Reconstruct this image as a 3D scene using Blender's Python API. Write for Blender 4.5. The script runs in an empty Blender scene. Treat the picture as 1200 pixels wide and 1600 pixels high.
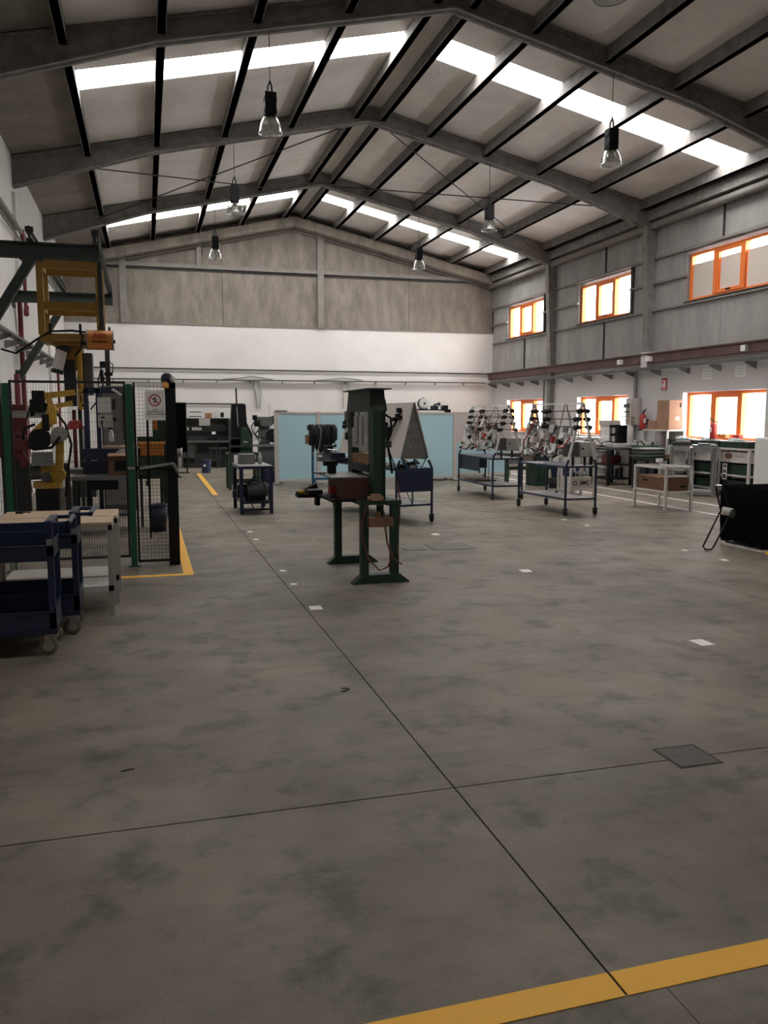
import bpy, math, random
from mathutils import Vector, Matrix
R = random.Random(7)
C = bpy.context.scene.collection
SC = bpy.context.scene
PI = math.pi

# ------------------------------------------------------------------ camera, sky, light, exposure
cam_d = bpy.data.cameras.new('camera')
cam = bpy.data.objects.new('camera', cam_d)
C.objects.link(cam)
cam_d.sensor_fit = 'VERTICAL'
cam_d.sensor_height = 36.0
cam_d.lens = 36.0 * 1300.0 / 1600.0
cam_d.clip_start = 0.05
cam.location = (0, 0, 1.6)
cam.rotation_euler = (math.radians(90 - 6.582), 0, math.radians(-15.869))
SC.camera = cam

w = bpy.data.worlds.new('overcast_sky')
SC.world = w
w.use_nodes = True
w.node_tree.nodes['Background'].inputs[0].default_value = (0.97, 0.985, 1.0, 1)
w.node_tree.nodes['Background'].inputs[1].default_value = 8.0
SKYLIGHT = 8.0

SC.view_settings.view_transform = 'Standard'
SC.view_settings.look = 'None'
SC.view_settings.exposure = 1.32
SC.view_settings.gamma = 1.0
SC.view_settings.use_curve_mapping = False
SC.cycles.max_bounces = 10
SC.cycles.diffuse_bounces = 6
SC.cycles.use_denoising = True

XL, XR, YB, YF = -2.3, 11.7, 27.3, -6.0
XM, ZR, SL = 4.7, 8.07, 0.225
FRAMES = [2.95, 7.8, 12.68, 17.75, 22.75]
WIN_Y = [(13.78, 16.43), (18.67, 21.27), (23.4, 26.03)]
def roof(x): return ZR - SL * abs(x - XM)
for (y0, y1) in WIN_Y:                       # portals: guide the sky's light through the window openings
    for (z0, z1) in ((1.08, 2.13), (4.13, 5.17)):
        L = bpy.data.lights.new('window_portal', 'AREA')
        L.shape = 'RECTANGLE'; L.size = z1 - z0; L.size_y = y1 - y0
        L.cycles.is_portal = True
        o = bpy.data.objects.new('window_portal', L); C.objects.link(o)
        o.location = (XR + 0.3, (y0 + y1) / 2, (z0 + z1) / 2)
        o.rotation_euler = (0, PI / 2, 0)

# ------------------------------------------------------------------ materials
M = {}
def mat(name, col, rough=0.6, metal=0.0, noise=0.0, nscale=4.0, col2=None, bump=0.0, bscale=60.0, spec=None, emit=None, emit_s=0.0, stretch=None):
    m = bpy.data.materials.new(name); m.use_nodes = True
    nt = m.node_tree; b = nt.nodes['Principled BSDF']
    b.inputs['Base Color'].default_value = (*col, 1)
    b.inputs['Roughness'].default_value = rough
    b.inputs['Metallic'].default_value = metal
    if spec is not None: b.inputs['Specular IOR Level'].default_value = spec
    if emit:
        b.inputs['Emission Color'].default_value = (*emit, 1); b.inputs['Emission Strength'].default_value = emit_s
    tc = None
    if noise > 0 or col2 or bump:
        tc = nt.nodes.new('ShaderNodeNewGeometry')
    if noise > 0 or col2:
        n = nt.nodes.new('ShaderNodeTexNoise'); src = tc.outputs['Position']
        if stretch:
            mp = nt.nodes.new('ShaderNodeMapping'); mp.inputs['Scale'].default_value = stretch; nt.links.new(src, mp.inputs['Vector']); src = mp.outputs[0]
        n.inputs['Scale'].default_value = nscale; n.inputs['Detail'].default_value = 8
        n.inputs['Roughness'].default_value = 0.65
        nt.links.new(src, n.inputs['Vector'])
        r = nt.nodes.new('ShaderNodeValToRGB')
        c2 = col2 or tuple(c * (1 - noise) for c in col)
        r.color_ramp.elements[0].position = 0.36; r.color_ramp.elements[0].color = (*c2, 1)
        r.color_ramp.elements[1].position = 0.64; r.color_ramp.elements[1].color = (*col, 1)
        nt.links.new(n.outputs['Fac'], r.inputs['Fac'])
        nt.links.new(r.outputs['Color'], b.inputs['Base Color'])
    if bump:
        n2 = nt.nodes.new('ShaderNodeTexNoise'); n2.inputs['Scale'].default_value = bscale; n2.inputs['Detail'].default_value = 4
        nt.links.new(tc.outputs['Position'], n2.inputs['Vector'])
        bp = nt.nodes.new('ShaderNodeBump'); bp.inputs['Strength'].default_value = bump; bp.inputs['Distance'].default_value = 0.02
        nt.links.new(n2.outputs['Fac'], bp.inputs['Height']); nt.links.new(bp.outputs['Normal'], b.inputs['Normal'])
    M[name] = m
    return m

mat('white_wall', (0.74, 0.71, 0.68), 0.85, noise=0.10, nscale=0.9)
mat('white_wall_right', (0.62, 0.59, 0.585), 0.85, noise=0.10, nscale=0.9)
mat('sprayed_panel', (0.275, 0.242, 0.206), 0.95, col2=(0.175, 0.152, 0.128), nscale=2.2, bump=0.5, bscale=40, stretch=(1.6, 1.6, 0.55))
mat('side_panel', (0.36, 0.345, 0.33), 0.9, col2=(0.27, 0.26, 0.25), nscale=1.6, bump=0.15, stretch=(1, 1.6, 0.5))
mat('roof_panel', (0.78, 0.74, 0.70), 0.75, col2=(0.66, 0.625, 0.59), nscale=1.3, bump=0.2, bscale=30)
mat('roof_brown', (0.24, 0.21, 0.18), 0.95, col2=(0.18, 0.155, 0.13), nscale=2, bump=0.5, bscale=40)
mat('sprayed_steel', (0.27, 0.255, 0.24), 0.95, col2=(0.18, 0.17, 0.16), nscale=5, bump=0.8, bscale=30)
mat('purlin_steel', (0.24, 0.222, 0.21), 0.85, col2=(0.15, 0.14, 0.132), nscale=6, bump=0.5, bscale=40)
mat('rail_grey', (0.25, 0.232, 0.212), 0.9, noise=0.2)
mat('red_beam', (0.13, 0.07, 0.06), 0.7, noise=0.3, nscale=3)
mat('dark_metal', (0.038, 0.038, 0.038), 0.6, spec=0.25)
mat('black', (0.010, 0.010, 0.011), 0.6, spec=0.2)
mat('black_cloth', (0.008, 0.0078, 0.008), 1.0, noise=0.3, nscale=20, spec=0.0)
mat('rubber', (0.025, 0.024, 0.024), 0.8)
mat('grey_metal', (0.25, 0.25, 0.25), 0.5, 0.3, noise=0.15, nscale=8)
mat('alu', (0.36, 0.35, 0.34), 0.5, 0.4, noise=0.12, nscale=8)
mat('chrome', (0.75, 0.75, 0.75), 0.15, 1.0)
mat('steel', (0.45, 0.45, 0.45), 0.35, 0.9)
mat('orange_frame', (0.86, 0.20, 0.03), 0.45)
mat('green', (0.014, 0.045, 0.026), 0.55, noise=0.3, nscale=6)
mat('green_light', (0.012, 0.10, 0.052), 0.5, noise=0.2, nscale=6)
mat('gantry_green', (0.030, 0.042, 0.034), 0.6, noise=0.25, nscale=6)
mat('blue', (0.020, 0.029, 0.072), 0.42, noise=0.25, nscale=6)
mat('blue_frame', (0.016, 0.026, 0.075), 0.45, noise=0.25, nscale=8)
mat('teal', (0.012, 0.085, 0.15), 0.45)
mat('navy', (0.012, 0.018, 0.045), 0.5)
mat('yellow', (0.52, 0.30, 0.03), 0.5, noise=0.25, nscale=7)
mat('yellow_bright', (0.80, 0.48, 0.06), 0.5, noise=0.2, nscale=7)
mat('ochre', (0.36, 0.20, 0.035), 0.6, noise=0.25, nscale=5)
mat('orange', (0.62, 0.21, 0.03), 0.5, noise=0.15, nscale=5)
mat('red', (0.40, 0.03, 0.025), 0.45)
mat('dark_red', (0.17, 0.018, 0.02), 0.5, noise=0.2)
mat('wood_top', (0.60, 0.43, 0.28), 0.6, noise=0.15, nscale=9)
mat('wood_brown', (0.32, 0.17, 0.055), 0.6, noise=0.3, nscale=12)
mat('cardboard', (0.36, 0.20, 0.125), 0.8, noise=0.15, nscale=5)
mat('carton_dark', (0.20, 0.10, 0.06), 0.85, noise=0.2, nscale=5)
mat('white_paint', (0.70, 0.68, 0.64), 0.5, noise=0.10, nscale=5)
mat('cream_paint', (0.42, 0.40, 0.36), 0.5, noise=0.15, nscale=5)
mat('white_plastic', (0.75, 0.74, 0.72), 0.5)
mat('grey_plastic', (0.40, 0.39, 0.37), 0.5)
mat('box_grey', (0.50, 0.49, 0.45), 0.5)
mat('dark_grey', (0.11, 0.11, 0.108), 0.55, noise=0.2)
mat('light_blue', (0.40, 0.60, 0.66), 0.55, noise=0.06, nscale=2)
mat('beige_frame', (0.50, 0.45, 0.42), 0.6)
mat('peg_white', (0.60, 0.56, 0.52), 0.7, noise=0.08, nscale=4)
mat('perforated', (0.26, 0.26, 0.25), 0.5, 0.3, noise=0.3, nscale=14)
mat('paper', (0.85, 0.83, 0.80), 0.7)
mat('brown_red', (0.085, 0.035, 0.025), 0.6)
mat('hose_red', (0.16, 0.045, 0.035), 0.5)
mat('sign_red', (0.42, 0.02, 0.03), 0.6)
mat('cream_cable', (0.55, 0.52, 0.48), 0.5)
mat('beacon', (0.90, 0.40, 0.10), 0.4)
mat('drum_blue', (0.014, 0.025, 0.075), 0.4)
mat('concrete_wall', (0.30, 0.29, 0.27), 0.9, noise=0.2)
mat('film', (0.62, 0.56, 0.50), 0.8)
mat('skylight', (0.9, 0.9, 0.9), 0.5, emit=(1.0, 0.985, 0.965), emit_s=SKYLIGHT)

def glass(name, tint, milk=0.0):
    m = bpy.data.materials.new(name); m.use_nodes = True; nt = m.node_tree
    for n in list(nt.nodes):
        if n.type != 'OUTPUT_MATERIAL': nt.nodes.remove(n)
    out = [n for n in nt.nodes if n.type == 'OUTPUT_MATERIAL'][0]
    t = nt.nodes.new('ShaderNodeBsdfTransparent'); t.inputs[0].default_value = (*tint, 1)
    g = nt.nodes.new('ShaderNodeBsdfGlossy'); g.inputs['Roughness'].default_value = 0.03
    f = nt.nodes.new('ShaderNodeLayerWeight'); f.inputs['Blend'].default_value = 0.12
    mx = nt.nodes.new('ShaderNodeMixShader')
    nt.links.new(f.outputs['Facing'], mx.inputs[0]); nt.links.new(t.outputs[0], mx.inputs[1]); nt.links.new(g.outputs[0], mx.inputs[2])
    last = mx
    if milk:
        d = nt.nodes.new('ShaderNodeBsdfGlossy'); d.inputs[0].default_value = (0.9, 0.9, 0.88, 1); d.inputs['Roughness'].default_value = 0.25
        last = nt.nodes.new('ShaderNodeMixShader'); last.inputs[0].default_value = milk
        nt.links.new(mx.outputs[0], last.inputs[1]); nt.links.new(d.outputs[0], last.inputs[2])
    nt.links.new(last.outputs[0], out.inputs[0]); M[name] = m
glass('glass', (0.95, 0.97, 0.97)); glass('lamp_glass', (0.85, 0.85, 0.83), 0.30); glass('guard_glass', (0.50, 0.52, 0.50))

def floor_material():
    m = bpy.data.materials.new('concrete_floor'); m.use_nodes = True; nt = m.node_tree; b = nt.nodes['Principled BSDF']
    g = nt.nodes.new('ShaderNodeNewGeometry')
    def noise(s, d=8, r=0.6, sc=None):
        n = nt.nodes.new('ShaderNodeTexNoise'); n.inputs['Scale'].default_value = s; n.inputs['Detail'].default_value = d; n.inputs['Roughness'].default_value = r
        if sc:
            mp = nt.nodes.new('ShaderNodeMapping'); mp.inputs['Scale'].default_value = sc
            nt.links.new(g.outputs['Position'], mp.inputs['Vector']); nt.links.new(mp.outputs[0], n.inputs['Vector'])
        else: nt.links.new(g.outputs['Position'], n.inputs['Vector'])
        return n
    def ramp(n, e):
        r = nt.nodes.new('ShaderNodeValToRGB'); el = r.color_ramp.elements
        el[0].position, el[0].color = e[0][0], (*e[0][1], 1); el[1].position, el[1].color = e[-1][0], (*e[-1][1], 1)
        for p, c in e[1:-1]:
            x = el.new(p); x.color = (*c, 1)
        nt.links.new(n.outputs['Fac'], r.inputs['Fac']); return r
    def mul(a, bb, f=1.0):
        x = nt.nodes.new('ShaderNodeMix'); x.data_type = 'RGBA'; x.blend_type = 'MULTIPLY'; x.inputs[0].default_value = f
        nt.links.new(a.outputs['Color'] if 'Color' in a.outputs else a.outputs[2], x.inputs[6]); nt.links.new(bb.outputs['Color'], x.inputs[7]); return x
    base = ramp(noise(1.1, 10, 0.62), [(0.30, (0.184, 0.155, 0.119)), (0.5, (0.220, 0.187, 0.146)), (0.72, (0.260, 0.223, 0.177))])
    stain = ramp(noise(2.9, 10, 0.66), [(0.33, (0.50, 0.505, 0.49)), (0.42, (0.75, 0.76, 0.745)), (0.47, (0.93, 0.935, 0.93)), (0.55, (1, 1, 1))])
    streak = ramp(noise(1.0, 7, 0.6, (1.2, 4.5, 1)), [(0.32, (0.72, 0.71, 0.70)), (0.40, (0.90, 0.90, 0.90)), (0.50, (1, 1, 1))])
    fine = ramp(noise(90, 4, 0.7), [(0.25, (0.84, 0.84, 0.84)), (0.75, (1.10, 1.10, 1.10))])
    spots = ramp(noise(14, 3, 0.5), [(0.22, (0.75, 0.74, 0.72)), (0.32, (1, 1, 1))])
    a = mul(base, stain); 
    def m2(a, c):
        x = nt.nodes.new('ShaderNodeMix'); x.data_type = 'RGBA'; x.blend_type = 'MULTIPLY'; x.inputs[0].default_value = 1.0
        nt.links.new(a.outputs[2], x.inputs[6]); nt.links.new(c.outputs['Color'], x.inputs[7]); return x
    large = ramp(noise(0.55, 5, 0.55), [(0.34, (0.74, 0.74, 0.735)), (0.50, (0.95, 0.95, 0.95)), (0.6, (1.04, 1.04, 1.04))])
    a = m2(a, large); a = m2(a, streak); a = m2(a, fine); a = m2(a, spots)
    nt.links.new(a.outputs[2], b.inputs['Base Color'])
    rr = ramp(noise(1.7), [(0.3, (0.50, 0.50, 0.50)), (0.7, (0.66, 0.66, 0.66))]); nt.links.new(rr.outputs['Color'], b.inputs['Roughness'])
    b.inputs['Specular IOR Level'].default_value = 0.35
    bp = nt.nodes.new('ShaderNodeBump'); bp.inputs['Strength'].default_value = 0.12; bp.inputs['Distance'].default_value = 0.01
    nt.links.new(noise(60, 5).outputs['Fac'], bp.inputs['Height']); nt.links.new(bp.outputs['Normal'], b.inputs['Normal'])
    M['floor'] = m
floor_material()
def worn_paint(name, col, wear):
    m = mat(name, col, 0.6); nt = m.node_tree; b = nt.nodes['Principled BSDF']
    g = nt.nodes.new('ShaderNodeNewGeometry'); n = nt.nodes.new('ShaderNodeTexNoise'); n.inputs['Scale'].default_value = 7; n.inputs['Detail'].default_value = 10; n.inputs['Roughness'].default_value = 0.7
    r = nt.nodes.new('ShaderNodeValToRGB'); r.color_ramp.elements[0].position = 0.27; r.color_ramp.elements[0].color = (*wear, 1)
    r.color_ramp.elements[1].position = 0.36; r.color_ramp.elements[1].color = (*col, 1)
    nt.links.new(g.outputs['Position'], n.inputs['Vector']); nt.links.new(n.outputs['Fac'], r.inputs['Fac']); nt.links.new(r.outputs['Color'], b.inputs['Base Color'])
worn_paint('yellow_line', (0.98, 0.51, 0.04), (0.45, 0.27, 0.08))
worn_paint('white_line', (0.80, 0.80, 0.80), (0.42, 0.40, 0.38))

# ------------------------------------------------------------------ mesh helpers
class MB:
    def __init__(s): s.v = []; s.f = []; s.sm = []
    def add(s, vs, fs, smooth=False):
        o = len(s.v); s.v += [tuple(v) for v in vs]
        s.f += [tuple(i + o for i in f) for f in fs]; s.sm += [smooth] * len(fs)
    def hexa(s, p):  # 8 points: bottom ring 0-3 counterclockwise, top ring 4-7
        s.add(p, [(3, 2, 1, 0), (4, 5, 6, 7), (0, 1, 5, 4), (1, 2, 6, 5), (2, 3, 7, 6), (3, 0, 4, 7)])
    def box(s, x0, x1, y0, y1, z0, z1):
        s.hexa([(x0, y0, z0), (x1, y0, z0), (x1, y1, z0), (x0, y1, z0), (x0, y0, z1), (x1, y0, z1), (x1, y1, z1), (x0, y1, z1)])
    def cyl(s, p0, p1, r, n=10, r2=None, cap=True):
        p0, p1 = Vector(p0), Vector(p1); d = (p1 - p0).normalized(); r2 = r if r2 is None else r2
        a = d.orthogonal().normalized(); b = d.cross(a)
        vs = [p0 + (a * math.cos(2 * PI * i / n) + b * math.sin(2 * PI * i / n)) * r for i in range(n)]
        vs += [p1 + (a * math.cos(2 * PI * i / n) + b * math.sin(2 * PI * i / n)) * r2 for i in range(n)]
        fs = [(i, (i + 1) % n, n + (i + 1) % n, n + i) for i in range(n)]
        s.add(vs, fs, n > 5)
        if cap: s.add(vs, [tuple(range(n))[::-1], tuple(range(n, 2 * n))])
    def bar(s, p0, p1, w, h=None):  # square bar between two points, w horizontal, h the other way
        h = h or w; p0, p1 = Vector(p0), Vector(p1); d = (p1 - p0).normalized()
        up = Vector((0, 0, 1)) if abs(d.z) < 0.95 else Vector((0, 1, 0))
        a = d.cross(up).normalized() * (w / 2); b = a.cross(d).normalized() * (h / 2)
        s.hexa([p0 - a - b, p0 + a - b, p0 + a + b, p0 - a + b, p1 - a - b, p1 + a - b, p1 + a + b, p1 - a + b])
    def tube(s, pts, r, n=6):
        pts = [Vector(p) for p in pts]; vs = []; fs = []
        d0 = (pts[1] - pts[0]).normalized(); a = d0.orthogonal().normalized()
        for i, p in enumerate(pts):
            d = ((pts[min(i + 1, len(pts) - 1)] - pts[max(i - 1, 0)])).normalized()
            a = (a - d * a.dot(d)).normalized(); b = d.cross(a)
            vs += [p + (a * math.cos(2 * PI * k / n) + b * math.sin(2 * PI * k / n)) * r for k in range(n)]
        for i in range(len(pts) - 1):
            fs += [(i * n + k, i * n + (k + 1) % n, (i + 1) * n + (k + 1) % n, (i + 1) * n + k) for k in range(n)]
        s.add(vs, fs, True); m = len(pts) - 1
        s.add(vs, [tuple(range(n))[::-1], tuple(range(m * n, m * n + n))])
    def lathe(s, prof, c=(0, 0, 0), n=20, axis='z', close=False):
        vs = []; fs = []
        for r, z in prof:
            for k in range(n):
                t = 2 * PI * k / n; x, y = r * math.cos(t), r * math.sin(t)
                v = (x, y, z) if axis == 'z' else ((z, x, y) if axis == 'x' else (y, z, x))
                vs.append((v[0] + c[0], v[1] + c[1], v[2] + c[2]))
        for i in range(len(prof) - 1):
            fs += [(i * n + k, i * n + (k + 1) % n, (i + 1) * n + (k + 1) % n, (i + 1) * n + k) for k in range(n)]
        s.add(vs, fs, True)
    def prism(s, poly, axis, a, b):  # poly in the two other axes
        def P(u, v, t): return (t, u, v) if axis == 'x' else ((u, t, v) if axis == 'y' else (u, v, t))
        n = len(poly); vs = [P(u, v, a) for u, v in poly] + [P(u, v, b) for u, v in poly]
        s.add(vs, [tuple(range(n))[::-1], tuple(range(n, 2 * n))] + [(i, (i + 1) % n, n + (i + 1) % n, n + i) for i in range(n)])
    def sphere(s, c, r, n=12, sz=1.0):
        m = n // 2
        s.lathe([(max(r * math.sin(PI * i / m), 1e-4), -r * sz * math.cos(PI * i / m)) for i in range(m + 1)], c, n)

def link_mesh(name, mb, m, parent=None, bevel=0):
    me = bpy.data.meshes.new(name); me.from_pydata(mb.v, [], mb.f)
    me.polygons.foreach_set('use_smooth', mb.sm)
    import bmesh
    bm = bmesh.new(); bm.from_mesh(me); bmesh.ops.recalc_face_normals(bm, faces=bm.faces); bm.to_mesh(me); bm.free()
    me.materials.append(M[m] if isinstance(m, str) else m)
    o = bpy.data.objects.new(name, me); C.objects.link(o)
    if parent is not None: o.parent = parent
    if bevel:
        bv = o.modifiers.new('bevel', 'BEVEL'); bv.width = bevel; bv.segments = 2; bv.limit_method = 'ANGLE'
    return o
def part(parent, name, m, *shapes, bevel=0, label=None, kind=None):
    mb = MB()
    for sh in shapes:
        k = sh[0]; a = sh[1:]
        {'b': mb.box, 'c': mb.cyl, 'r': mb.bar, 't': mb.tube, 'l': mb.lathe, 'p': mb.prism, 's': mb.sphere, 'h': lambda *q: mb.hexa(list(q))}[k](*a)
    o = link_mesh(name, mb, m, parent, bevel)
    if label: o['label'] = label
    if kind: o['kind'] = kind
    return o
def thing(name, label, cat, loc=(0, 0, 0), rz=0.0, group=None):
    o = bpy.data.objects.new(name, None); C.objects.link(o); o.empty_display_size = 0.1
    o.location = loc; o.rotation_euler = (0, 0, rz); o['label'] = label; o['category'] = cat
    if group: o['group'] = group
    return o
def solo(name, label, cat, m, *shapes, loc=(0, 0, 0), rz=0.0, group=None, bevel=0):
    o = part(None, name, m, *shapes, bevel=bevel); o.location = loc; o.rotation_euler = (0, 0, rz)
    o['label'] = label; o['category'] = cat
    if group: o['group'] = group
    return o
def struct(name, m=None, *shapes, bevel=0):
    if m is None:
        o = bpy.data.objects.new(name, None); C.objects.link(o)
    else: o = part(None, name, m, *shapes, bevel=bevel)
    o['kind'] = 'structure'
    return o
def dup(root, loc, rz, label=None, group=None):
    r = root.copy(); C.objects.link(r); r.location = loc; r.rotation_euler = (0, 0, rz)
    if label: r['label'] = label
    if group: r['group'] = group
    for ch in list(root.children):
        c = ch.copy(); C.objects.link(c); c.parent = r
        for g in list(ch.children):
            d = g.copy(); C.objects.link(d); d.parent = c
    return r
def text(parent, body, m, size, loc, rot, name='lettering', align='CENTER', bold=0.0):
    cu = bpy.data.curves.new(name, 'FONT'); cu.body = body; cu.size = size; cu.align_x = align; cu.align_y = 'CENTER'; cu.extrude = 0.0006; cu.offset = bold
    tmp = bpy.data.objects.new(name, cu); C.objects.link(tmp); bpy.context.view_layer.update()
    me = bpy.data.meshes.new_from_object(tmp.evaluated_get(bpy.context.evaluated_depsgraph_get())); bpy.data.objects.remove(tmp)
    me.materials.clear(); me.materials.append(M[m]); o = bpy.data.objects.new(name, me); C.objects.link(o); o.parent = parent
    o.location = loc; o.rotation_euler = rot; return o

# ------------------------------------------------------------------ SETTING: floor
fl = struct('floor', 'dark_metal', ('b', XL, XR, YF, YB, -0.2, -0.03))
JX = [XL, 1.235, 5.19, 9.2, XR]; JY = [1.885, 3.23, 10.3, 17.4, YB]
for a, b in ((XL, 1.36), (1.363, 5.3), (5.303, XR)): part(fl, 'slab', 'floor', ('b', a, b, YF, 1.883, -0.03, -.0005))
for i in range(4):
    for j in range(4):
        g = 0.004
        part(fl, 'slab', 'floor', ('b', JX[i] + (g if i else 0), JX[i + 1] - (g if i < 3 else 0), JY[j] + (g if j == 1 else 0.0006 if j else 0), JY[j + 1] - (g if j == 0 else 0.0006), -0.03, 0.0))
def stripe(name, m, pts, z=0.002):
    mb = MB(); n = len(pts); mb.hexa([(x, y, -0.001) for x, y in pts] + [(x, y, z) for x, y in pts])
    return link_mesh(name, mb, m, fl)
stripe('yellow_stripe', 'yellow_line', [(-0.6, 1.86), (1.231, 1.875), (1.231, 1.975), (-0.6, 1.96)])
stripe('yellow_stripe', 'yellow_line', [(1.239, 1.875), (4.4, 1.90), (4.4, 2.0), (1.239, 1.975)])
stripe('yellow_stripe', 'yellow_line', [(0.32, 8.52), (0.42, 8.52), (0.42, 16.5), (0.32, 16.5)])
stripe('yellow_stripe', 'yellow_line', [(-1.4, 8.52), (0.32, 8.52), (0.32, 8.62), (-1.4, 8.62)])
stripe('yellow_stripe', 'yellow_line', [(1.26, 17.2), (1.37, 17.2), (1.42, 23.8), (1.31, 23.8)])
stripe('yellow_stripe', 'yellow_line', [(6.88, 7.95), (7.9, 7.95), (7.9, 8.12), (6.98, 8.12)])
stripe('white_stripe', 'white_line', [(8.85, 8.9), (8.92, 8.9), (8.92, 26.5), (8.85, 26.5)])
stripe('white_stripe', 'white_line', [(9.78, 9.4), (9.85, 9.4), (9.85, 26.5), (9.78, 26.5)])
for (x, y, s, lab) in [(1.32, 6.74, .07, 'largest white paper square stuck beside the long floor joint'), (1.31, 7.77, .045, 'small white paper scrap beside the floor joint, second from the large square'),
                       (1.32, 8.49, .045, 'small white paper scrap by the joint, level with the near feet of the green press'), (1.33, 10.78, .05, 'white paper scrap by the joint, second nearest to the blue pump table'),
                       (1.34, 11.53, .05, 'white paper scrap by the joint, closest to the blue pump table'), (3.74, 10.59, .07, 'white paper square on the floor right in front of the peg board cart'),
                       (3.75, 7.8, .075, 'white paper square on the open floor between press and black covered table'), (3.75, 4.93, .075, 'white paper square on the floor nearest the brown floor hatch'),
                       (6.16, 8.49, .04, 'tiny white scrap by the foot of the folding trestle'), (6.17, 7.79, .05, 'small white scrap in front of the black covered table'),
                       (6.19, 10.86, .04, 'tiny white scrap on the floor in front of the near wiring cart'), (6.2, 11.57, .05, 'small white scrap right beneath the near wiring cart caster')]:
    solo('floor_marker', lab, 'sticker', 'paper', ('b', -s / 1.4, s / 1.4, -s, s, 0, 0.0025), loc=(x, y, 0), rz=R.uniform(-.15, .15), group='white paper markers on the floor')
def hatch(label, x0, x1, y0, y1, m):
    h = thing('floor_hatch', label, 'hatch', ((x0 + x1) / 2, (y0 + y1) / 2, 0), 0.0, 'flush floor hatches'); a, b = (x1 - x0) / 2, (y1 - y0) / 2
    part(h, 'cover', m, ('b', -a + .012, a - .012, -b + .012, b - .012, 0, 0.003))
    part(h, 'rim', 'dark_metal', ('b', -a, a, -b, -b + .008, 0, .002), ('b', -a, a, b - .008, b, 0, .002), ('b', -a, -a + .008, -b, b, 0, .002), ('b', a - .008, a, -b, b, 0, .002))
mat('hatch_brown', (0.13, 0.11, 0.098), 0.8, noise=0.25, nscale=25)
mat('hatch_grey', (0.20, 0.19, 0.17), 0.8, noise=0.2, nscale=15)
hatch('dark brown square floor hatch on the cross joint in the open foreground', 2.3, 2.53, 3.13, 3.36, 'hatch_brown')
hatch('grey square floor hatch with dark rim near the peg board cart', 3.29, 3.81, 9.3, 9.78, 'hatch_grey')
hatch('small grey floor patch beside the larger hatch, behind the press', 2.94, 3.2, 9.38, 9.57, 'hatch_grey')
solo('wire_scrap', 'bent dark wire scrap lying near the long floor joint', 'wire', 'black', ('t', [(-.02, .03, .003), (.015, .02, .003), (.02, .0, .003), (-.005, -.02, .003), (-.03, -.03, .003)], .003), loc=(1.08, 4.62, 0))
solo('twig', 'thin dark splinter lying on the open floor in front of the blue carts', 'splinter', 'black', ('t', [(-.03, -.01, .004), (0, 0, .004), (.03, .004, .004)], .0025), loc=(-.13, 3.8, 0))

# ------------------------------------------------------------------ SETTING: walls
wb = struct('wall_back', 'white_wall', ('b', XL, XR + .3, YB, YB + .3, 0, 4.46))
cols = [XL, -.55, 2.45, 5.6, 8.65, XR]
for a, b in zip(cols[:-1], cols[1:]):
    part(wb, 'panel', 'sprayed_panel', ('b', a + .006, b - .006, YB + .03, YB + .2, 4.46, 6.24))
    top = lambda x: roof(x) - .02
    pts = [(a + .006, 6.25), (b - .006, 6.25), (b - .006, top(b)), (a + .006, top(a))]
    if a < XM < b: pts.insert(3, (XM, top(XM)))
    part(wb, 'panel', 'sprayed_panel', ('p', pts, 'y', YB + .03, YB + .2))
part(wb, 'backing', 'dark_metal', ('p', [(XL - .3, 4.4), (XR + .3, 4.4), (XR + .3, roof(XR)), (XM, ZR), (XL - .3, roof(XL))], 'y', YB + .2, YB + .3))
for x, z0, wd in [(-.55, 4.46, .1), (5.6, 4.44, .1), (1.74, 6.24, .07)]:
    part(wb, 'column', 'rail_grey', ('b', x - wd, x + wd, YB - .10, YB + .04, z0, roof(x) - .25))
part(wb, 'rail', 'rail_grey', ('b', XL + .05, XR - .2, YB - .08, YB + .03, 6.17, 6.29))
part(wb, 'rail_lip', 'dark_metal', ('b', XL + .05, XR - .05, YB - .02, YB + .03, 6.11, 6.17))
mb = MB()
for s in (-1, 1):
    xe = XL if s < 0 else XR
    mb.hexa([(xe, YB - .45, roof(xe) - .50), (XM, YB - .45, ZR - .50), (XM, YB + .03, ZR - .50), (xe, YB + .03, roof(xe) - .50), (xe, YB - .45, roof(xe) - .22), (XM, YB - .45, ZR - .22), (XM, YB + .03, ZR - .2), (xe, YB + .03, roof(xe) - .2)])
link_mesh('rake_beam', mb, 'sprayed_panel', wb)
mb = MB()
for s in (-1, 1):
    xe = XL if s < 0 else XR
    mb.bar((xe, YB - .05, roof(xe) - .55), (XM, YB - .05, ZR - .55), .07, .05)
link_mesh('rake_rail', mb, 'rail_grey', wb)
part(wb, 'ledge', 'rail_grey', ('b', XL + .02, XR, YB - .03, YB + .02, 4.44, 4.47))

wl = struct('wall_left', 'white_wall', ('b', XL - .3, XL, YF, YB + .3, 0, 6.5))
for y in FRAMES[2:]:
    part(wl, 'pilaster', 'white_wall', ('b', XL, XL + .06, y - .2, y + .2, 0, 5.8))
wf = struct('wall_front', 'white_wall', ('b', XL, XR, YF - .3, YF, 0, 4.46), ('p', [(XL, 4.46), (XR, 4.46), (XR, roof(XR)), (XM, ZR), (XL, roof(XL))], 'y', YF - .3, YF))

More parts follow.
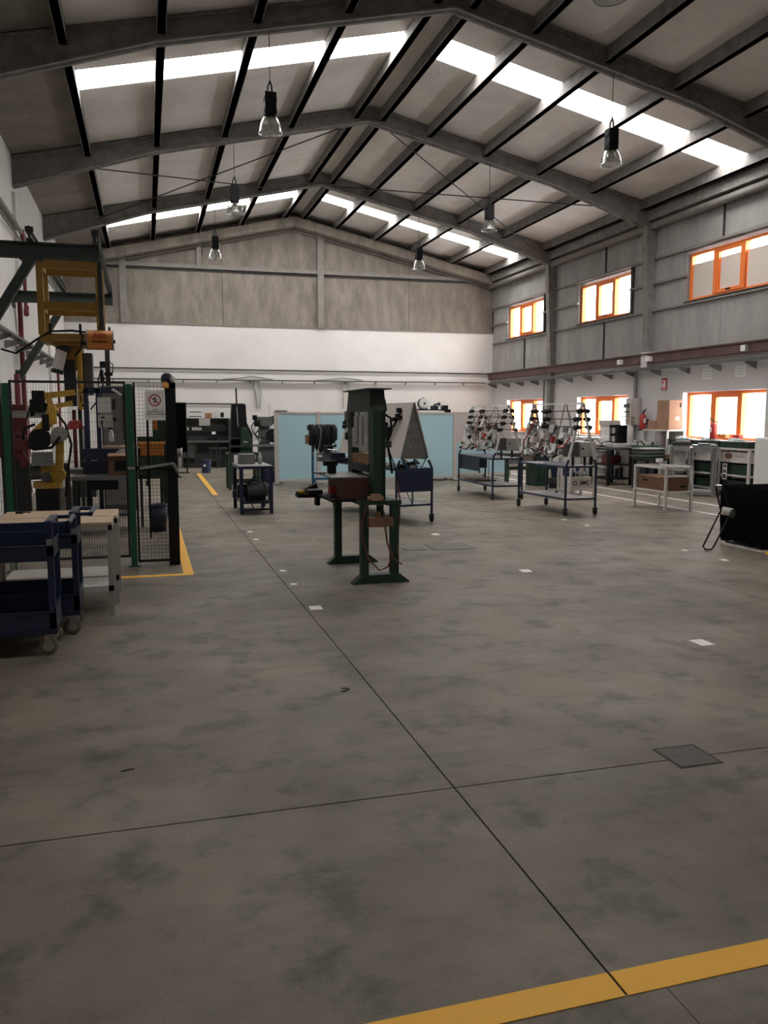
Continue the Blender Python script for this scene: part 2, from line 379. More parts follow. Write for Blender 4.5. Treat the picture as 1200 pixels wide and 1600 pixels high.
def wall_band(name, m, z0, z1, wz0, wz1, x0, x1, parent=None):
    shapes = [('b', x0, x1, YF, YB + .3, z0, wz0), ('b', x0, x1, YF, YB + .3, wz1, z1)]
    ys = [YF] + [v for p in WIN_Y for v in p] + [YB]
    ys[-1] = YB + .3
    for i in range(0, len(ys), 2): shapes.append(('b', x0, x1, ys[i], ys[i + 1], wz0, wz1))
    return shapes
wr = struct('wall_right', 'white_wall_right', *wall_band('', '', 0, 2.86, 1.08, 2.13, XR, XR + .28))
for z0, z1 in ((2.86, 4.08), (5.22, 6.5)):
    for a, b in ((YF, 5.3), (5.3, 10.3), (10.3, 15.25), (15.25, 19.9), (19.9, 24.7), (24.7, YB + .3)):
        part(wr, 'panel', 'side_panel', ('b', XR, XR + .15, a + .006, b - .006, z0, z1))
ys = [YF] + [v for p in WIN_Y for v in p] + [YB]
for i in range(0, len(ys), 2):
    part(wr, 'panel', 'side_panel', ('b', XR, XR + .15, ys[i] + .04, ys[i + 1] - .04, 4.08, 5.22))
part(wr, 'backing', 'side_panel', *wall_band('', '', 2.86, 6.7, 4.1, 5.2, XR + .15, XR + .28))
part(wr, 'beam', 'red_beam', ('b', XR - .16, XR, YF, YB, 2.86, 3.07), ('b', XR - .2, XR, YF, YB, 3.05, 3.08))
for y in (10.3, 19.9, 24.72):
    part(wr, 'joint_bar', 'dark_metal', ('b', XR - .03, XR, y - .02, y + .02, 3.08, 4.05))
for y in (15.25, 19.9):
    part(wr, 'joint_bar', 'dark_metal', ('b', XR - .03, XR, y - .02, y + .02, 5.3, 6.2))
for z, wd in ((4.08, .05), (5.28, .05)):
    part(wr, 'rail', 'rail_grey', ('b', XR - .07, XR, YF, YB - .1, z - wd / 2, z + wd / 2))
ys2 = [YF] + [v for p in WIN_Y for v in p] + [YB]
for i in range(0, len(ys2), 2):
    part(wr, 'rail', 'rail_grey', ('b', XR - .07, XR, ys2[i], ys2[i + 1], 4.68, 4.73))
for (y0, y1) in WIN_Y:
    part(wr, 'window_post', 'dark_metal', ('b', XR - .05, XR, y0 - .12, y0 - .02, 4.06, 5.25))
part(wr, 'eave_pipe', 'rail_grey', ('c', (XR - .14, YF, 6.02), (XR - .14, YB, 6.02), .09, 12))
part(wr, 'eave_beam', 'sprayed_steel', ('b', XR - .28, XR, YF, YB, 6.13, 6.34))
for y in FRAMES:
    zb = 0 if abs(y - 22.75) < .1 else 2.95
    if zb == 0: part(wr, 'column', 'sprayed_steel', ('b', XR - .14, XR, y - .1, y + .1, 0, 2.95)); zb = 2.951
    part(wr, 'column', 'sprayed_steel', ('h', (XR - .14, y - .1, zb), (XR, y - .1, zb), (XR, y + .1, zb), (XR - .14, y + .1, zb), (XR - .30, y - .1, 6.2), (XR, y - .1, 6.2), (XR, y + .1, 6.2), (XR - .30, y + .1, 6.2)))
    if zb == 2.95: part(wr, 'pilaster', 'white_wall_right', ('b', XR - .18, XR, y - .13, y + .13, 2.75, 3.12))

def window(n, y0, y1, z0, z1, film=False):
    wn = struct('window_%d' % n)
    X0, X1 = (XR + .06, XR + .16) if z0 > 2 else (XR + .15, XR + .25)
    t = .065
    fr = part(wn, 'frame', 'orange_frame', ('b', X0, X1, y0, y1, z0, z0 + t), ('b', X0, X1, y0, y1, z1 - t, z1), ('b', X0, X1, y0, y0 + t, z0 + t, z1 - t), ('b', X0, X1, y1 - t, y1, z0 + t, z1 - t))
    wd = (y1 - y0) / 3
    for k in (1, 2):
        part(wn, 'mullion', 'orange_frame', ('b', X0 - .03, X1, y0 + wd * k - .05, y0 + wd * k + .05, z0 + t, z1 - t))
    a, b = y0 + wd + .05, y0 + 2 * wd - .05
    part(wn, 'sash', 'orange_frame', ('b', X0 - .02, X0 + .05, a, b, z0 + t, z0 + t + .07), ('b', X0 - .02, X0 + .05, a, b, z1 - t - .07, z1 - t), ('b', X0 - .02, X0 + .05, a, a + .05, z0 + t + .07, z1 - t - .07), ('b', X0 - .02, X0 + .05, b - .05, b, z0 + t + .07, z1 - t - .07))
    part(wn, 'handle', 'black', ('b', X0 - .05, X0 - .02, (a + b) / 2 - .06, (a + b) / 2 + .06, z0 + t + .03, z0 + t + .055))
    for k in range(3):
        p0, p1 = y0 + wd * k + .055, y0 + wd * (k + 1) - .055
        part(wn, 'pane', 'glass', ('b', X1 - .05, X1 - .042, p0, p1, z0 + t, z1 - t))
        if film: part(wn, 'film', 'film', ('b', X1 - .06, X1 - .053, p0, p1, z0 + t, z1 - t - .17))
    if z0 < 2: part(wn, 'sill', 'white_paint', ('b', XR - .05, XR + .27, y0, y1, z0 - .002, z0 + .012))
    else: part(wn, 'sill', 'dark_metal', ('b', XR - .07, XR + .06, y0 - .03, y1 + .03, z0 - .04, z0))
for i, (y0, y1) in enumerate(WIN_Y):
    window(2 * i + 1, y0, y1, 1.08, 2.13); window(2 * i + 2, y0, y1, 4.13, 5.17, film=(i == 0))

# ------------------------------------------------------------------ SETTING: ceiling
ce = struct('ceiling')
PX_L = [XL, -.92, .37, 1.70, 3.05, 4.42, XM]; PX_R = [XM, 5.0, 6.05, 7.35, 8.63, 10.0, 11.3, XR + .1]
SKY = [(4.2, 4.56), (14.1, 14.90), (24.4, 25.12)]  # first strip is unseen, added and kept narrow to set the foreground light
def sheet(parent, name, m, a, b, y0, y1, dz=0.0, th=.06):
    mb = MB(); za, zb = roof(a) + dz, roof(b) + dz
    mb.hexa([(a, y0, za), (b, y0, zb), (b, y1, zb), (a, y1, za), (a, y0, za + th), (b, y0, zb + th), (b, y1, zb + th), (a, y1, za + th)])
    return link_mesh(name, mb, m, parent)
for PX in (PX_L, PX_R):
    for a, b in zip(PX[:-1], PX[1:]):
        blank = (a == XL) or (b == XR + .1) or (b == XM) or (a == XM)
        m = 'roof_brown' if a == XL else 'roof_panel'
        cuts = [YF, 2.95, 7.9, 12.85, 17.75, 22.75, YB + .3] if blank else None
        if blank:
            for c, d in zip(cuts[:-1], cuts[1:]): sheet(ce, 'roof_panel', m, a, b, c, d)
        else:
            for c, d in [(YF, 4.2), (4.56, 7.9), (7.9, 12.85), (12.85, 14.1), (14.90, 17.75), (17.75, 22.75), (22.75, 24.4), (25.12, YB + .3)]: sheet(ce, 'roof_panel', m, a, b, c, d)
            for c, d in SKY: sheet(ce, 'skylight', 'skylight', a, b, c, d, .03, .01)
for x in PX_L[1:-1] + PX_R[1:-1]:
    z = roof(x)
    part(ce, 'purlin', 'purlin_steel', ('b', x - .055, x + .055, YF, YB, z - .22, z + .005), ('b', x - .065, x + .065, YF, YB, z - .22, z - .20))
    if x == PX_L[1]: pass
for y in FRAMES:
    for s in (-1, 1):
        xe = XL if s < 0 else XR - .05
        mb = MB()
        def sec(xa, xb, ta, tb, ba, bb, wd):
            mb.hexa([(xa, y - wd, ba), (xb, y - wd, bb), (xb, y + wd, bb), (xa, y + wd, ba), (xa, y - wd, ta), (xb, y - wd, tb), (xb, y + wd, tb), (xa, y + wd, ta)])
        xh = xe - s * 2.6
        T = lambda x: roof(x) - .02
        Bm = lambda x: roof(x) - .33
        be = roof(xe) - .58
        sec(XM, xh, T(XM), T(xh), Bm(XM), Bm(xh), .05)
        sec(xh, xe, T(xh), T(xe), Bm(xh), be, .05)
        sec(XM, xh, T(XM), T(xh), T(XM) - .035, T(xh) - .035, .11); sec(xh, xe, T(xh), T(xe), T(xh) - .035, T(xe) - .035, .11)
        sec(XM, xh, Bm(XM) + .03, Bm(xh) + .03, Bm(XM), Bm(xh), .11); sec(xh, xe, Bm(xh) + .03, be + .03, Bm(xh), be, .11)
        link_mesh('rafter', mb, 'sprayed_steel', ce)
# bracing rods under the roof between the second and third frame
for p0, p1 in [((-1.2, 17.9), (3.6, 22.6)), ((-1.0, 22.6), (4.2, 17.9)), ((5.2, 17.9), (10.9, 22.6)), ((5.0, 22.6), (10.6, 17.9)), ((-1.2, 22.6), (-1.2, 22.5))][:4]:
    part(ce, 'bracing_rod', 'dark_metal', ('c', (p0[0], p0[1], roof(p0[0]) - .30), (p1[0], p1[1], roof(p1[0]) - .30), .013, 6))

# cable trays and pipes fixed on the walls
def tray_back():
    t = thing('cable_tray', 'thin dark cable tray running along the back wall', 'cable tray', (0, YB, 2.74))
    part(t, 'channel', 'dark_grey', ('b', XL + .2, XR - .3, -.14, -.05, -.02, .02))
    for k in range(13): part(t, 'bracket', 'grey_metal', ('p', [(-.16, -.01), (-.003, -.01), (-.003, -.1)], 'x', -2 + k * 1.05, -1.97 + k * 1.05))
    part(t, 'cable', 'grey_plastic', ('t', [(2.4, -.1, .03), (3.0, -.1, .08), (3.3, -.08, .14), (3.6, -.1, .09), (4.0, -.1, .03)], .03), ('t', [(3.4, -.05, 0), (3.45, -.05, -.4), (3.5, -.05, -.9)], .04), ('t', [(3.55, -.05, 0), (3.62, -.05, -.4), (3.55, -.05, -.9)], .02))
    part(t, 'cable', 'grey_plastic', ('t', [(5.4, -.1, .03), (6.0, -.1, .08), (6.3, -.08, .12), (6.7, -.1, .09), (7.0, -.1, .03)], .03), ('t', [(6.3, -.05, 0), (6.35, -.05, -.4), (6.35, -.05, -.9)], .02), ('t', [(6.5, -.05, 0), (6.55, -.05, -.4), (6.5, -.05, -.9)], .015))
tray_back()
solo('wall_pipe', 'thin dark pipe along the back wall just above the cable tray', 'pipe', 'dark_metal', ('c', (XL + .1, YB - .05, 3.08), (XR - .1, YB - .05, 3.05), .022, 8))
solo('wall_pipe', 'short dark pipe low on the back wall above the dark cabinet', 'pipe', 'dark_metal', ('c', (.3, YB - .04, 2.0), (3.05, YB - .04, 1.98), .02, 8))
def tray_side(label, x, s, z, ya, yb, n):
    t = thing('cable_tray', label, 'cable tray', (x, 0, z))
    part(t, 'channel', 'dark_grey', ('b', min(s * .16, s * .29), max(s * .16, s * .29), ya, yb, -.02, .02), ('c', (s * .17, ya, .04), (s * .17, yb, .04), .02, 6))
    for k in range(n):
        y = ya + .4 + (yb - ya - .6) * k / (n - 1)
        part(t, 'bracket', 'grey_metal', ('p', [(s * .003, -.02), (s * .30, -.02), (s * .30, -.06), (s * .003, -.16)], 'y', y - .02, y + .02))
    return t
tray_side('long dark cable tray on brackets under the red beam of the window wall', XR, -1, 2.70, 10.5, YB - .2, 16)
lt = tray_side('dark cable tray on triangular brackets along the plain white side wall', XL, 1, 2.92, 8, YB - .2, 16)
def wire_run(label, y, z0, z1, r=.05):
    solo('conduit', label, 'conduit', 'grey_metal', ('c', (XR - .08, y, z0), (XR - .08, y, z1), r * .7, 8), ('t', [(XR - .05, y + .12, z1), (XR - .06, y + .1, (z0 + z1) / 2), (XR - .05, y + .05, z0)], r * .35), loc=(0, 0, 0))
wire_run('grey cable conduit down the window wall beside the fire extinguisher', 18.2, .95, 2.75)
wire_run('thin grey cable conduit down the window wall beside the full height column', 23.15, 1.3, 2.75, .03)
for y, lab in ((17.5, 'pale junction box on the red beam near the short column'), (18.75, 'grey junction box on the red beam above the conduit'), (14.2, 'white junction box on the red beam above the near low window')):
    solo('junction_box', lab, 'junction box', 'white_plastic', ('b', XR - .26, XR - .16, y - .07, y + .07, 2.88, 3.0), group='junction boxes on the red beam', bevel=.008)
# ------------------------------------------------------------------ pendant lamps
def pendant(label, x, y, zb):
    t = thing('pendant_lamp', label, 'lamp', (x, y, zb), 0, 'high bay pendant lamps')
    top = roof(x) - .30 - zb
    part(t, 'lamp_housing', 'black', ('b', -.085, .085, -.085, .085, .24, .56), ('b', -.095, .095, -.06, .06, .28, .33), ('b', -.095, .095, -.06, .06, .44, .50), ('l', [(.075, .22), (.095, .24), (.095, .28), (.0, .28)], (0, 0, 0), 16), bevel=.008)
    part(t, 'lamp_shade', 'lamp_glass', ('l', [(.075, .235), (.115, .20), (.15, .12), (.172, .02), (.176, 0), (.170, 0), (.165, .02), (.143, .12), (.108, .195), (.07, .225)], (0, 0, 0), 28))
    part(t, 'lamp_rim', 'steel', ('l', [(.172, 0), (.178, .004), (.178, -.008), (.170, -.008), (.170, .004)], (0, 0, 0), 28))
    part(t, 'reflector', 'chrome', ('l', [(.03, .2), (.06, .17), (.085, .13), (.09, .1)], (0, 0, 0), 16))
    part(t, 'bulb', 'white_plastic', ('s', (0, 0, .10), .04, 10, 1.5))
    part(t, 'hook', 'dark_metal', ('t', [(-.03, 0, .55), (-.035, 0, .65), (-.01, 0, .70), (.0, 0, .73)], .012), ('t', [(.03, 0, .55), (.025, 0, .66), (.0, 0, .73)], .014))
    part(t, 'cord', 'dark_metal', ('c', (0, 0, .72), (0, 0, top), .006, 6))
    return t
LX = (1.88, 7.48)
lamps = [('glass pendant lamp hanging lowest in view from the second roof frame, over the robot side', LX[0], 12.68), ('glass pendant lamp on the middle roof frame, over the robot side', LX[0], 17.75), ('glass pendant lamp before the grey gable, over the robot side', LX[0], 22.75),
         ('glass pendant lamp in front of the long skylight near the window wall', LX[1], 12.68), ('glass pendant lamp on the middle roof frame towards the window wall', LX[1], 17.75), ('glass pendant lamp before the grey gable, towards the window wall', LX[1], 22.75),
         ('pendant lamp cut off by the top edge of the picture', 4.54, 7.8)]
for lab, x, y in lamps: pendant(lab, x, y, 5.70)

# ------------------------------------------------------------------ gantry on the left wall
GZ = 3.8
g = thing('overhead_gantry', 'dark green steel gantry bracketed off the white side wall above the robot cage', 'gantry', (XL, 0, GZ))
for yy in (12.3, 17.0):
    part(g, 'cross_beam', 'gantry_green', ('b', 0, 1.76, yy - .02, yy + .02, -.1, .1), ('b', 0, 1.76, yy - .08, yy + .08, .08, .1), ('b', 0, 1.76, yy - .08, yy + .08, -.1, -.08))
    part(g, 'strut', 'gantry_green', ('r', (.9, yy, -.1), (.04, yy, -1.5), .12, .12), ('b', 0, .03, yy - .15, yy + .15, -1.7, -1.35), ('b', .75, 1.05, yy - .08, yy + .08, -.13, -.1))
    part(g, 'wall_plate', 'gantry_green', ('b', 0, .03, yy - .15, yy + .15, -.2, .2))
for xx in (.9, 1.72):
    part(g, 'rail_beam', 'gantry_green', ('b', xx - .04, xx + .04, 12.1, 17.15, .1, .12), ('b', xx - .015, xx + .015, 12.1, 17.15, .12, .19), ('b', xx - .04, xx + .04, 12.1, 17.15, .19, .21))
    part(g, 'end_stop', 'dark_metal', ('b', xx - .05, xx + .05, 12.1, 12.18, .21, .27), ('c', (xx, 12.14, .24), (xx, 12.05, .24), .03))
part(g, 'drop_post', 'gantry_green', ('b', 1.69, 1.75, 13.0, 13.06, -.94, .1), ('c', (1.72, 13.03, -.945), (1.72, 13.03, -.90), .05, 10))

# hanging carriage and robot
rb = thing('gantry_robot', 'yellow robot arm hanging upside down from a yellow carriage under the gantry', 'robot', (-1.02, 13.8, 2.7))
o = [(-.42, -.35), (.40, -.35), (-.42, .35), (.40, .35)]
for (x, y) in o: part(rb, 'carriage_post', 'ochre', ('b', x - .045, x + .045, y - .045, y + .045, .1, 1.2))
for z in (1.12, .52):
    for y in (-.35, .35): part(rb, 'cross_rail', 'ochre', ('b', -.42, .40, y - .03, y + .03, z - .06, z + .06))
    for x in (-.42, .40): part(rb, 'side_rail', 'ochre', ('b', x - .03, x + .03, -.35, .35, z - .05, z + .05))
for x in (-.42, .40): part(rb, 'trolley', 'dark_metal', ('b', x - .06, x + .06, -.45, .45, 1.17, 1.195), ('b', x - .06, x - .05, -.1, .1, 1.1, 1.17))
part(rb, 'mounting_plate', 'ochre', ('b', -.45, .45, -.4, .4, 0, .12), ('b', -.3, .25, -.3, .3, -.05, 0), bevel=.01)
part(rb, 'robot_base', 'ochre', ('c', (-.02, 0, -.06), (-.02, 0, -.22), .16, 16, .13), ('b', -.12, .12, -.13, .13, -.4, -.2), bevel=.01)
part(rb, 'shoulder', 'dark_metal', ('c', (-.2, -.02, -.3), (.1, -.02, -.3), .1, 14), ('b', -.16, .0, -.15, .1, -.95, -.25))
mo = part(rb, 'motor', 'white_plastic', ('c', (-.17, -.2, -.12), (-.24, -.2, -.40), .085, 14))
part(mo, 'motor_cap', 'dark_metal', ('c', (-.13, -.2, -.04), (-.165, -.2, -.12), .095, 14)); part(mo, 'motor_cap', 'dark_metal', ('c', (-.24, -.2, -.40), (-.255, -.2, -.46), .09, 14))
part(rb, 'lower_arm', 'yellow', ('b', .03, .11, -.16, .1, -1.0, -.12), ('b', .05, .10, -.2, -.14, -1.0, -.14), bevel=.012)
part(rb, 'cover_panel', 'dark_grey', ('b', .12, .26, -.12, .12, -.78, -.14), bevel=.02)
part(rb, 'elbow', 'yellow_bright', ('b', .05, .15, -.2, -.1, -1.0, -.68), ('c', (.10, -.22, -.74), (.10, -.1, -.74), .05), ('c', (.10, -.22, -.94), (.10, -.1, -.94), .05))
part(rb, 'elbow_bolt', 'black', ('c', (.10, -.23, -.74), (.10, -.2, -.74), .018, 8), ('c', (.10, -.23, -.94), (.10, -.2, -.94), .018, 8))
part(rb, 'link', 'yellow_bright', ('r', (-.46, -.16, -.80), (.0, -.16, -.74), .06, .09))
part(rb, 'link', 'yellow_bright', ('r', (-.36, -.16, -.97), (-.05, -.16, -.90), .06, .07))
part(rb, 'link_joint', 'yellow_bright', ('r', (-.42, -.18, -.78), (-.34, -.18, -1.0), .06, .08), ('c', (-.39, -.24, -.82), (-.39, -.12, -.82), .04), ('c', (-.36, -.24, -.95), (-.36, -.12, -.95), .04))
part(rb, 'wrist', 'black', ('b', -.62, -.45, -.25, -.05, -1.05, -.72), ('c', (-.5, -.1, -.98), (-.36, -.1, -.98), .08, 12), ('b', -.66, -.6, -.2, -.08, -1.1, -.85), bevel=.01)
part(rb, 'cross_arm', 'cream_paint', ('b', -.98, -.38, -.18, -.06, -1.13, -1.02))
part(rb, 'cable', 'black', ('t', [(-1.0, -.3, -.12), (-.8, -.3, -.18), (-.5, -.38, .02), (-.3, -.42, .14), (0, -.42, .16), (.2, -.42, .14)], .016), ('t', [(-.3, -.42, .1), (-.3, -.42, .26)], .02), ('t', [(.12, -.42, .1), (.12, -.42, .26)], .02), ('t', [(.15, -.4, .12), (.12, -.4, -.1), (.02, -.3, -.2)], .014), ('t', [(.42, -.1, -.5), (.36, -.1, -.8), (.2, -.1, -1.0)], .012))

b = thing('control_housing', 'orange metal housing with red and black lettering under the gantry drop post', 'housing', (-.61, 13.03, 2.55))
part(b, 'housing_body', 'orange', ('c', (-.17, 0, .15), (.17, 0, .15), .14, 24), ('b', -.17, .17, -.135, .135, .02, .15), bevel=.004)
part(b, 'end_cap', 'grey_metal', ('c', (-.19, 0, .15), (-.17, 0, .15), .145, 24)); part(b, 'end_cap', 'grey_metal', ('c', (.17, 0, .15), (.19, 0, .15), .145, 24))
part(b, 'connector', 'black', ('c', (.19, -.03, .13), (.215, -.03, .13), .025), ('c', (-.27, -.03, .1), (-.19, -.03, .1), .03), ('b', .12, .15, -.03, .03, .28, .34))
text(b, 'ABB', 'sign_red', .10, (0, -.147, .195), (PI / 2, 0, 0), bold=.0015); text(b, 'ABB ROBOTICS', 'black', .032, (0, -.147, .115), (PI / 2, 0, 0), bold=.001)

p = thing('hose_pole', 'dark post with hoses and valves rising behind the robot cage', 'pole', (-.62, 15.6, 0))
part(p, 'pole', 'dark_metal', ('b', -.04, .04, -.04, .04, 0, 3.0))
part(p, 'valve', 'black', ('b', -.13, -.04, -.05, .05, 2.45, 2.55), ('c', (-.1, -.06, 2.2), (-.1, -.06, 2.4), .03), ('b', -.06, .08, -.07, -.03, 2.3, 2.36)); part(p, 'hose', 'rubber', ('t', [(-.1, -.06, 2.45), (-.17, -.06, 2.2), (-.14, -.06, 1.9), (-.2, -.06, 1.7)], .012), ('t', [(.02, -.06, 2.55), (.09, -.06, 2.5), (.08, -.06, 2.35), (.0, -.06, 2.3)], .01))

# floor robot
r2 = thing('floor_robot', 'yellow floor standing robot arm with black base behind the cage mesh', 'robot', (-1.19, 11.0, 0))
part(r2, 'base', 'black', ('c', (0, 0, 0), (0, 0, .08), .2, 16), ('c', (0, 0, .08), (0, 0, .72), .13, 14), ('b', -.13, .13, -.13, .13, .45, .72))
part(r2, 'turntable', 'yellow', ('c', (0, 0, .72), (0, 0, .80), .17, 18), ('b', -.06, .15, -.12, .12, .80, 1.0), bevel=.01)
part(r2, 'shoulder_motor', 'dark_grey', ('c', (-.2, 0, .92), (-.04, 0, .92), .1, 14), ('c', (.0, -.2, .86), (.0, -.1, .86), .06))
part(r2, 'lower_arm', 'yellow', ('r', (.14, -.06, .86), (.17, -.06, 1.36), .09, .10), ('c', (.13, -.14, .88), (.13, .04, .88), .085, 14), bevel=.01)
part(r2, 'elbow_joint', 'cream_paint', ('c', (.17, -.15, 1.38), (.17, .05, 1.38), .095, 16), ('c', (.10, -.17, 1.32), (.10, -.1, 1.32), .06, 12))
part(r2, 'upper_arm', 'yellow_bright', ('r', (.12, -.08, 1.70), (.03, -.08, 1.50), .1, .12), ('r', (.04, -.08, 1.52), (-.12, -.10, 1.36), .11, .13), ('b', .04, .14, -.14, .0, 1.5, 1.72), bevel=.012)
part(r2, 'forearm_motor', 'black', ('c', (-.05, -.24, 1.32), (-.05, -.05, 1.32), .125, 18), ('b', -.02, .06, -.16, -.08, 1.42, 1.62))
part(r2, 'cable_loom', 'black', ('t', [(-.1, -.15, 1.5), (-.22, -.18, 1.45), (-.24, -.18, 1.3), (-.12, -.2, 1.2), (.08, -.2, 1.22), (.18, -.18, 1.35)], .018), ('t', [(.1, -.1, 1.7), (.24, -.1, 1.5), (.3, -.1, 1.25), (.24, -.1, .9), (.2, 0, .6)], .015), ('t', [(-.2, -.1, 1.55), (-.14, -.1, 1.75), (-.05, -.1, 1.9)], .01))
part(r2, 'gripper', 'dark_red', ('b', -.36, -.16, -.2, -.02, 1.20, 1.32), ('r', (-.32, -.1, 1.22), (-.22, -.1, 1.0), .07, .09), ('r', (-.38, -.1, 1.3), (-.26, -.1, 1.1), .05, .06), ('t', [(-.2, -.12, 1.33), (-.3, -.14, 1.4), (-.4, -.12, 1.3), (-.36, -.12, 1.15)], .016))
part(r2, 'wrist_plate', 'grey_metal', ('b', -.15, .08, -.2, -.06, 1.0, 1.16))

# ------------------------------------------------------------------ safety cage
def mesh_shapes(x0, x1, z0, z1, px, pz, axis='x', off=0.0, r=.0018):
    mb = MB(); n = int((x1 - x0) / px); m = int((z1 - z0) / pz)
    f = (lambda u, v: (u, off, v)) if axis == 'x' else (lambda u, v: (off, u, v))
    for i in range(n + 1):
        u = x0 + (x1 - x0) * i / n; mb.cyl(f(u, z0), f(u, z1), r, 4, cap=False)
    for j in range(m + 1):
        v = z0 + (z1 - z0) * j / m; mb.cyl(f(x0, v), f(x1, v), r, 4, cap=False)
    return mb
cg = thing('safety_fence', 'green posted wire mesh safety fence around the yellow robots', 'fence', (0, 9.2, 0))
def post(x, y, m='green_light', h=1.93, w=.032): part(cg, 'post', m, ('b', x - w, x + w, y - w, y + w, 0.012, h), ('b', x - w * 2, x + w * 2, y - w * 2, y + w * 2, 0, .012))
post(-1.36, 0); post(-.165, 0)
def panel(x0, x1, z0, z1, px=.026, pz=.10):
    fr = part(cg, 'panel_frame', 'dark_metal', ('b', x0, x0 + .022, -.012, .012, z0, z1), ('b', x1 - .022, x1, -.012, .012, z0, z1), ('b', x0, x1, -.012, .012, z1 - .025, z1), ('b', x0, x1, -.012, .012, z0, z0 + .025))
    o = link_mesh('wire_mesh', mesh_shapes(x0 + .02, x1 - .02, z0 + .02, z1 - .02, px, pz), 'dark_metal', fr); o['kind'] = 'stuff'
panel(-1.325, -.20, .10, 1.96); panel(-2.28, -1.40, .10, 1.96)
part(cg, 'fence_lug', 'chrome', ('b', -.2, -.13, -.045, -.03, 1.04, 1.065))
for k, y in enumerate((2.4, 4.6, 6.8)):
    part(cg, 'side_post', 'green', ('b', .25, .31, y - .03, y + .03, 0, 1.95))
    y0 = (0.12, 2.43, 4.63)[k]
    fr = part(cg, 'side_frame', 'green', ('b', .27, .29, y0, y - .03, 1.9, 1.94), ('b', .27, .29, y0, y - .03, .08, .12), ('b', .27, .29, y0, y0 + .03, .1, 1.92), ('b', .27, .29, y - .06, y - .03, .1, 1.92))
    o = link_mesh('wire_mesh', mesh_shapes(y0, y - .03, .1, 1.9, .05, .05, 'y', .28), 'dark_metal', fr); o['kind'] = 'stuff'
# gate: mesh door between the green post and the corner
gt = thing('fence_gate', 'dark mesh gate with push bar beside the green post of the safety fence', 'gate', (0, 9.2, 0))
part(gt, 'gate_frame', 'black', ('b', -.125, -.105, -.02, .02, .04, 1.95), ('b', .20, .31, -.03, .06, .0, 1.95), ('b', -.125, .31, -.02, .02, .04, .065), ('b', -.105, .2, -.03, .03, 1.03, 1.075), ('b', .0, .025, -.01, .02, .3, 1.8))
o = link_mesh('wire_mesh', mesh_shapes(-.105, .2, .06, 1.95, .038, .038, r=.0022), 'dark_metal', gt); o['kind'] = 'stuff'
part(gt, 'push_bar', 'steel', ('r', (-.08, -.06, 1.05), (.26, -.09, 1.10), .02, .025), ('r', (.26, -.09, 1.10), (.31, -.05, 1.0), .03))
part(gt, 'latch', 'black', ('b', -.1, -.06, -.03, .02, .94, .99), ('b', -.02, .0, -.04, .02, .86, .92), ('t', [(-.1, -.03, 1.0), (-.04, -.05, .96), (0, -.04, .93)], .008))
sg = thing('warning_sign', 'white no entry sign with red ring and running figure on the mesh gate', 'sign', (.095, 9.155, 1.71))
part(sg, 'board', 'paper', ('b', -.105, .105, 0, .004, -.155, .155))
ring = MB(); n = 40; vs = []; fs = []
for k in range(n):
    t = 2 * PI * k / n
    for rr in (.050, .062): vs.append((rr * 1.02 * math.cos(t), -.0015, .055 + rr * math.sin(t)))
for k in range(n): fs.append((2 * k, 2 * k + 1, (2 * k + 3) % (2 * n), (2 * k + 2) % (2 * n)))
ring.add(vs, fs); link_mesh('prohibition_ring', ring, 'sign_red', sg)
part(sg, 'prohibition_bar', 'sign_red', ('r', (-.042, -.002, .093), (.042, -.002, .017), .001, .007))
part(sg, 'pictogram', 'black', ('c', (0, -.004, .083), (0, -.001, .083), .0085, 12), ('r', (.0, -.003, .072), (.003, -.003, .047), .002, .015), ('r', (-.032, -.003, .062), (.0, -.003, .067), .002, .007), ('r', (.0, -.003, .067), (.026, -.003, .058), .002, .007), ('r', (.003, -.003, .048), (-.014, -.003, .024), .002, .008), ('r', (.003, -.003, .048), (.028, -.003, .026), .002, .008))
part(sg, 'border', 'black', ('b', -.072, .082, -.001, 0, .125, .127), ('b', -.072, .082, -.001, 0, -.112, -.110), ('b', -.072, -.070, -.001, 0, -.112, .127), ('b', .080, .082, -.001, 0, -.112, .127))
for i, (s, z) in enumerate((('ROBOT', -.045), ('PROHIBIDO EL PASO', -.066), ('PERSONAL NO AUTORIZADO', -.090))): text(sg, s, 'black', .0165 if i < 2 else .0135, (.005, -.001, z), (PI / 2, 0, 0), bold=.0006)
bc = thing('warning_beacon', 'dark round warning lamp with orange lens on top of the gate corner', 'beacon', (.225, 9.17, 1.955))
part(bc, 'housing', 'navy', ('s', (0, 0, .03), .065, 14, 1.1)); part(bc, 'lens', 'beacon', ('c', (-.02, -.03, -.06), (-.01, -.02, .0), .035, 14)); part(bc, 'cap', 'grey_plastic', ('c', (.04, -.03, .03), (.07, -.04, .03), .03))
part(bc, 'bracket', 'black', ('b', -.03, .08, .0, .03, -.06, .0))

